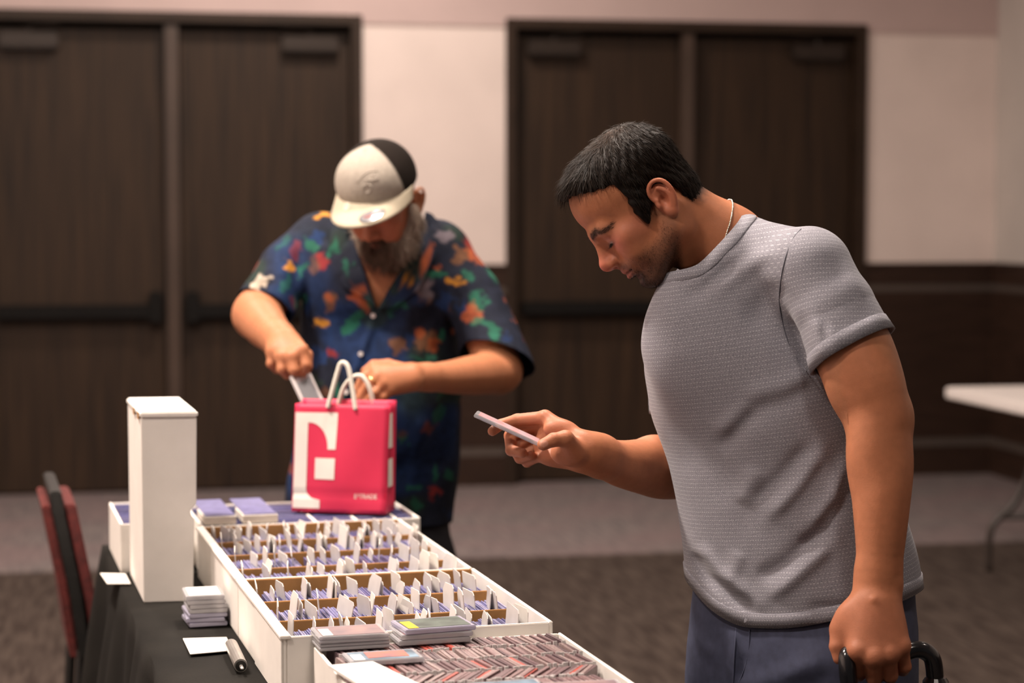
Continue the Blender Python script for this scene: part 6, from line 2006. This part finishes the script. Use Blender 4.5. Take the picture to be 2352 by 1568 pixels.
    MOTIFS = [
        # x, y, half-width mm, half-height mm, turn, colour, strength
        (716, 566, 12, 24, 28, GREEN, .9), (768, 566, 12, 26, -24, GREEN, .9), (741, 600, 20, 18, 0, RED, .9), (722, 608, 16, 16, 0, BRN, .6), (697, 618, 9, 24, 0, GREEN, .8), (797, 606, 10, 16, -20, GREEN, .7),
        (752, 466, 12, 14, 0, ORG, .9), (748, 494, 17, 10, 0, AMB, .9), (735, 545, 18, 18, 0, BLUE, .9), (664, 612, 12, 15, 20, AMB, 1), (682, 575, 8, 18, 0, RED, .5), (650, 560, 10, 22, -30, GREEN, .4),
        (756, 690, 16, 30, 0, BRN, .9), (756, 680, 9, 16, 0, ORG, .7), (742, 742, 20, 13, 0, AMB, 1), (806, 742, 24, 12, 35, GREEN, 1), (798, 760, 18, 10, -10, GREEN, 1), (822, 726, 9, 16, 0, GREEN, .9),
        (706, 700, 16, 24, 0, BLUE, .8), (830, 692, 16, 28, 20, ORG, .75), (815, 668, 8, 18, -20, ORG, .6), (848, 700, 9, 14, 0, GREEN, .7), (676, 690, 14, 12, 0, RED, .5),
        (968, 604, 10, 30, -15, ORG, .95), (988, 572, 8, 16, 0, ORG, .7), (1000, 612, 12, 9, 0, ORG, .7), (940, 640, 9, 14, 0, AMB, .8), (1000, 632, 32, 8, 5, GREEN, 1), (978, 668, 17, 26, 0, GRY, .95), (976, 690, 14, 12, 0, BRN, .5),
        (1022, 536, 18, 14, 0, GRY, .9), (1058, 586, 20, 20, 0, BRN, .95), (1080, 576, 9, 22, 25, ORG, .9), (1046, 646, 18, 9, 0, AMB, .8), (1026, 692, 16, 22, 0, BLUE, .8), (1096, 690, 16, 26, 30, GREEN, .9), (1075, 640, 12, 10, 0, GREEN, .8),
        (1086, 716, 22, 24, 0, ORG, .75), (1100, 740, 16, 10, 0, GREEN, .9), (1060, 706, 9, 16, 0, BLUE, .7), (960, 690, 12, 14, 0, BLUE, .6), (895, 712, 10, 12, 0, GREEN, .6), (920, 700, 20, 8, 12, GREEN, .7), (905, 660, 8, 24, 30, DKG, .9),
        (735, 820, 22, 24, 0, BLUE, .95), (760, 812, 14, 14, 0, RED, .9), (720, 880, 18, 20, 0, DKG, .9), (745, 905, 16, 12, 0, BRN, .7), (776, 898, 14, 18, 0, GREEN, .8), (835, 830, 24, 24, 0, BLUE, .8),
        (912, 795, 17, 26, 15, BRN, .95), (978, 782, 30, 20, 15, BRN, .95), (965, 765, 14, 18, 0, ORG, .7), (1000, 792, 16, 12, 0, ORG, .8), (1015, 772, 12, 18, -20, GREEN, .9), (975, 824, 30, 8, 0, GREEN, .8), (940, 780, 10, 18, 0, BLUE, .7),
        (1128, 760, 14, 24, 20, GREEN, .9), (1110, 795, 14, 16, 0, GRY, .5), (1136, 820, 11, 16, 10, GREEN, .9), (1172, 808, 9, 22, 15, CRM, .8), (1165, 770, 9, 16, 20, BLUE, .7),
        (604, 648, 9, 22, -48, CRM, .9), (590, 666, 8, 14, -40, CRM, .9), (618, 640, 6, 14, -30, CRM, .7), (630, 670, 16, 18, 0, BLUE, .6), (655, 650, 12, 22, -30, GREEN, .6), (610, 690, 20, 8, 20, BLUE, .7),
        (925, 1000, 14, 18, 0, BRN, .6), (1010, 950, 14, 22, -25, GREEN, .8), (985, 985, 16, 9, 0, ORG, .5), (930, 1010, 18, 9, 10, GREEN, .8), (1005, 1085, 11, 24, 0, GREEN, .9), (1035, 1090, 9, 20, 20, GREEN, .8), (950, 1118, 20, 9, 0, GREEN, .8), (998, 1132, 16, 12, 0, RED, .8), (955, 1165, 12, 18, 0, GREEN, .8), (930, 1075, 16, 20, 0, BLUE, .6), (1020, 900, 10, 14, 0, GREEN, .6), (660, 1070, 12, 18, 0, ORG, .6), (1030, 1180, 14, 14, 0, BLUE, .5), (672, 1000, 10, 20, 0, GREEN, .5)]
    m_sh = mat('printed_rayon', rough=0.8, attr='Col', var=0.06, scale=80, spec=0.25)
    sh = obj('shirt', np_mesh('shirt', tv, tq, m_sh, colors=paint(tv, nr_)), root)
    md = sh.modifiers.new('thickness', 'SOLIDIFY'); md.thickness = 0.002; md.offset = -1
    # open collar: two lapels and the stand round the neck
    def flap(rows_px, name, lift):
        """rows of image points from the neck edge to the outer edge"""
        vs = []
        m_ = len(rows_px[0])
        for r_ in rows_px:
            for (px, py, Y) in r_:
                hh, nn = ray_hit(tv, nr_, px, py, 0.010)
                Yv = Y if hh is None else min(Y, float(hh[1]) - lift)
                vs.append(P(px, py, Yv))
        vs = np.array(vs); nrow = len(rows_px)
        # refine
        G_ = vs.reshape(nrow, m_, 3)
        t0 = np.linspace(0, nrow - 1, 4 * nrow); t1 = np.linspace(0, m_ - 1, 4 * m_)
        G2 = np.stack([[np.interp(t0, np.arange(nrow), G_[:, j, k]) for j in range(m_)] for k in range(3)], -1)
        G3 = np.stack([[np.interp(t1, np.arange(m_), G2[:, i, k]) for i in range(len(t0))] for k in range(3)], -1)
        fv = G3.reshape(-1, 3); mm = len(t1)
        fq = np.array([(i * mm + j, i * mm + j + 1, (i + 1) * mm + j + 1, (i + 1) * mm + j) for i in range(len(t0) - 1) for j in range(mm - 1)])
        o = obj(name, np_mesh(name, fv, fq, m_sh, colors=paint(fv, None) * 0.9), sh)
        mdf = o.modifiers.new('thickness', 'SOLIDIFY'); mdf.thickness = 0.003; mdf.offset = 0
    flap([[(795, 500, 4.58), (800, 548, 4.56), (838, 625, 4.545), (866, 712, 4.55)], [(775, 505, 4.60), (772, 560, 4.57), (800, 640, 4.55), (858, 706, 4.55)], [(760, 520, 4.62), (755, 575, 4.58), (788, 660, 4.56), (848, 690, 4.56)]], 'collar_lapel', 0.006)
    flap([[(978, 486, 4.60), (966, 545, 4.56), (918, 632, 4.545), (870, 714, 4.55)], [(992, 492, 4.62), (985, 560, 4.575), (945, 650, 4.55), (885, 712, 4.55)], [(1008, 510, 4.63), (1000, 590, 4.585), (962, 668, 4.56), (905, 706, 4.56)]], 'collar_lapel', 0.006)
    m_btn = mat('pearl_button', (0.66, 0.60, 0.58), 0.3)
    for px, py in ((857, 724), (829, 813), (796, 900)):
        hh, nn = ray_hit(tv, nr_, px, py, 0.012)
        if hh is not None:
            mb = MB(); mb.tube([hh - nn * 0.001, hh + nn * 0.003], 0.0058, 14); mb.build('button', m_btn, sh)
    # wedding ring
    a, b = kl[1], fl[1][1]
    rc, dr_ = a + (b - a) * 0.55, (b - a) / np.linalg.norm(b - a)
    e1 = np.cross(dr_, V(0, 0, 1)); e1 /= np.linalg.norm(e1); e2 = np.cross(dr_, e1)
    mb = MB(); ring = [rc + 0.0128 * (e1 * math.cos(t) + e2 * math.sin(t)) for t in np.linspace(0, 2 * math.pi, 25)]
    mb.tube(ring, 0.0026, 8); mb.build('ring', mat('gold_ring', (0.95, 0.70, 0.32), 0.2, metal=1.0, var=0.02), root, smooth=True)
    # trousers and shoes
    Tr = Field()
    Tr.loft([row(y, a + 8, b - 8, 4.72, shrink=0.004) for y, a, b in ((1180, 655, 1046), (1230, 668, 1040), (1290, 672, 1036), (1340, 676, 1034))], 0.03)
    for h_ in hips:
        Tr.chain([h_ - V(0, 0, 0.06), V(h_[0], 4.74, 0.47), V(h_[0], 4.76, 0.06)], [0.100, 0.078, 0.07], 0.05)
    Tr.disp(lambda Q: 0.004 * vnoise(Q, 8, 51))
    pv, pq = surface(Tr, V(-0.62, 4.5, 0.02), V(-0.02, 4.95, 0.86), 0.009)
    pv, pq = trim(pv, pq, lambda Q: Q[:, 2] - 0.05, 0.009)
    obj('trousers', np_mesh('trousers', pv, pq, mat('black_trousers', (0.014, 0.014, 0.02), 0.85, var=0.15)), root)
    for h_ in hips:
        Sh = Field(); a_ = V(h_[0], 4.76, 0.07)
        Sh.cap(a_ - V(0, 0, 0.03), a_ + V(0, -0.16, -0.035), 0.045, 0.04, 0.02); Sh.cut(lambda Q: 0.002 - Q[:, 2], 0.003)
        s_, q_ = surface(Sh, a_ - V(0.1, 0.25, 0.1), a_ + V(0.1, 0.1, 0.08), 0.009)
        obj('shoe', np_mesh('shoe', s_, q_, m_black), root)
    return root
man2()

# ------------------------------------------------------------------ clear cased card he lowers into the bag
a0, a1 = P(689, 862, 4.238), P(727, 942, 4.205)
dx = a1 - a0; ln_ = float(np.linalg.norm(dx)); dx /= ln_
sx = V(0.55, 0.75, 0.25); sx -= dx * sx.dot(dx); sx /= np.linalg.norm(sx); nx = np.cross(dx, sx)
def KC(a, b, c): return a0 + dx * a + sx * b + nx * c
kc = empty('trading_card', KC(ln_ / 2, 0, 0), label='clear cased card dipped into the pink bag by the bearded man', cat='trading card')
mb = MB(); mb.box((0, -0.026, -0.002), (ln_, 0.026, 0.002), fr=KC); mb.build('case', mat('thin_clear_case', (0.7, 0.7, 0.74), 0.1, trans=0.8, ior=1.15, var=0.02), kc)
for e in (-0.027, 0.023):
    mb = MB(); mb.box((0, e, -0.003), (ln_, e + 0.005, 0.003), fr=KC); mb.build('case_rim', m_clear, kc)
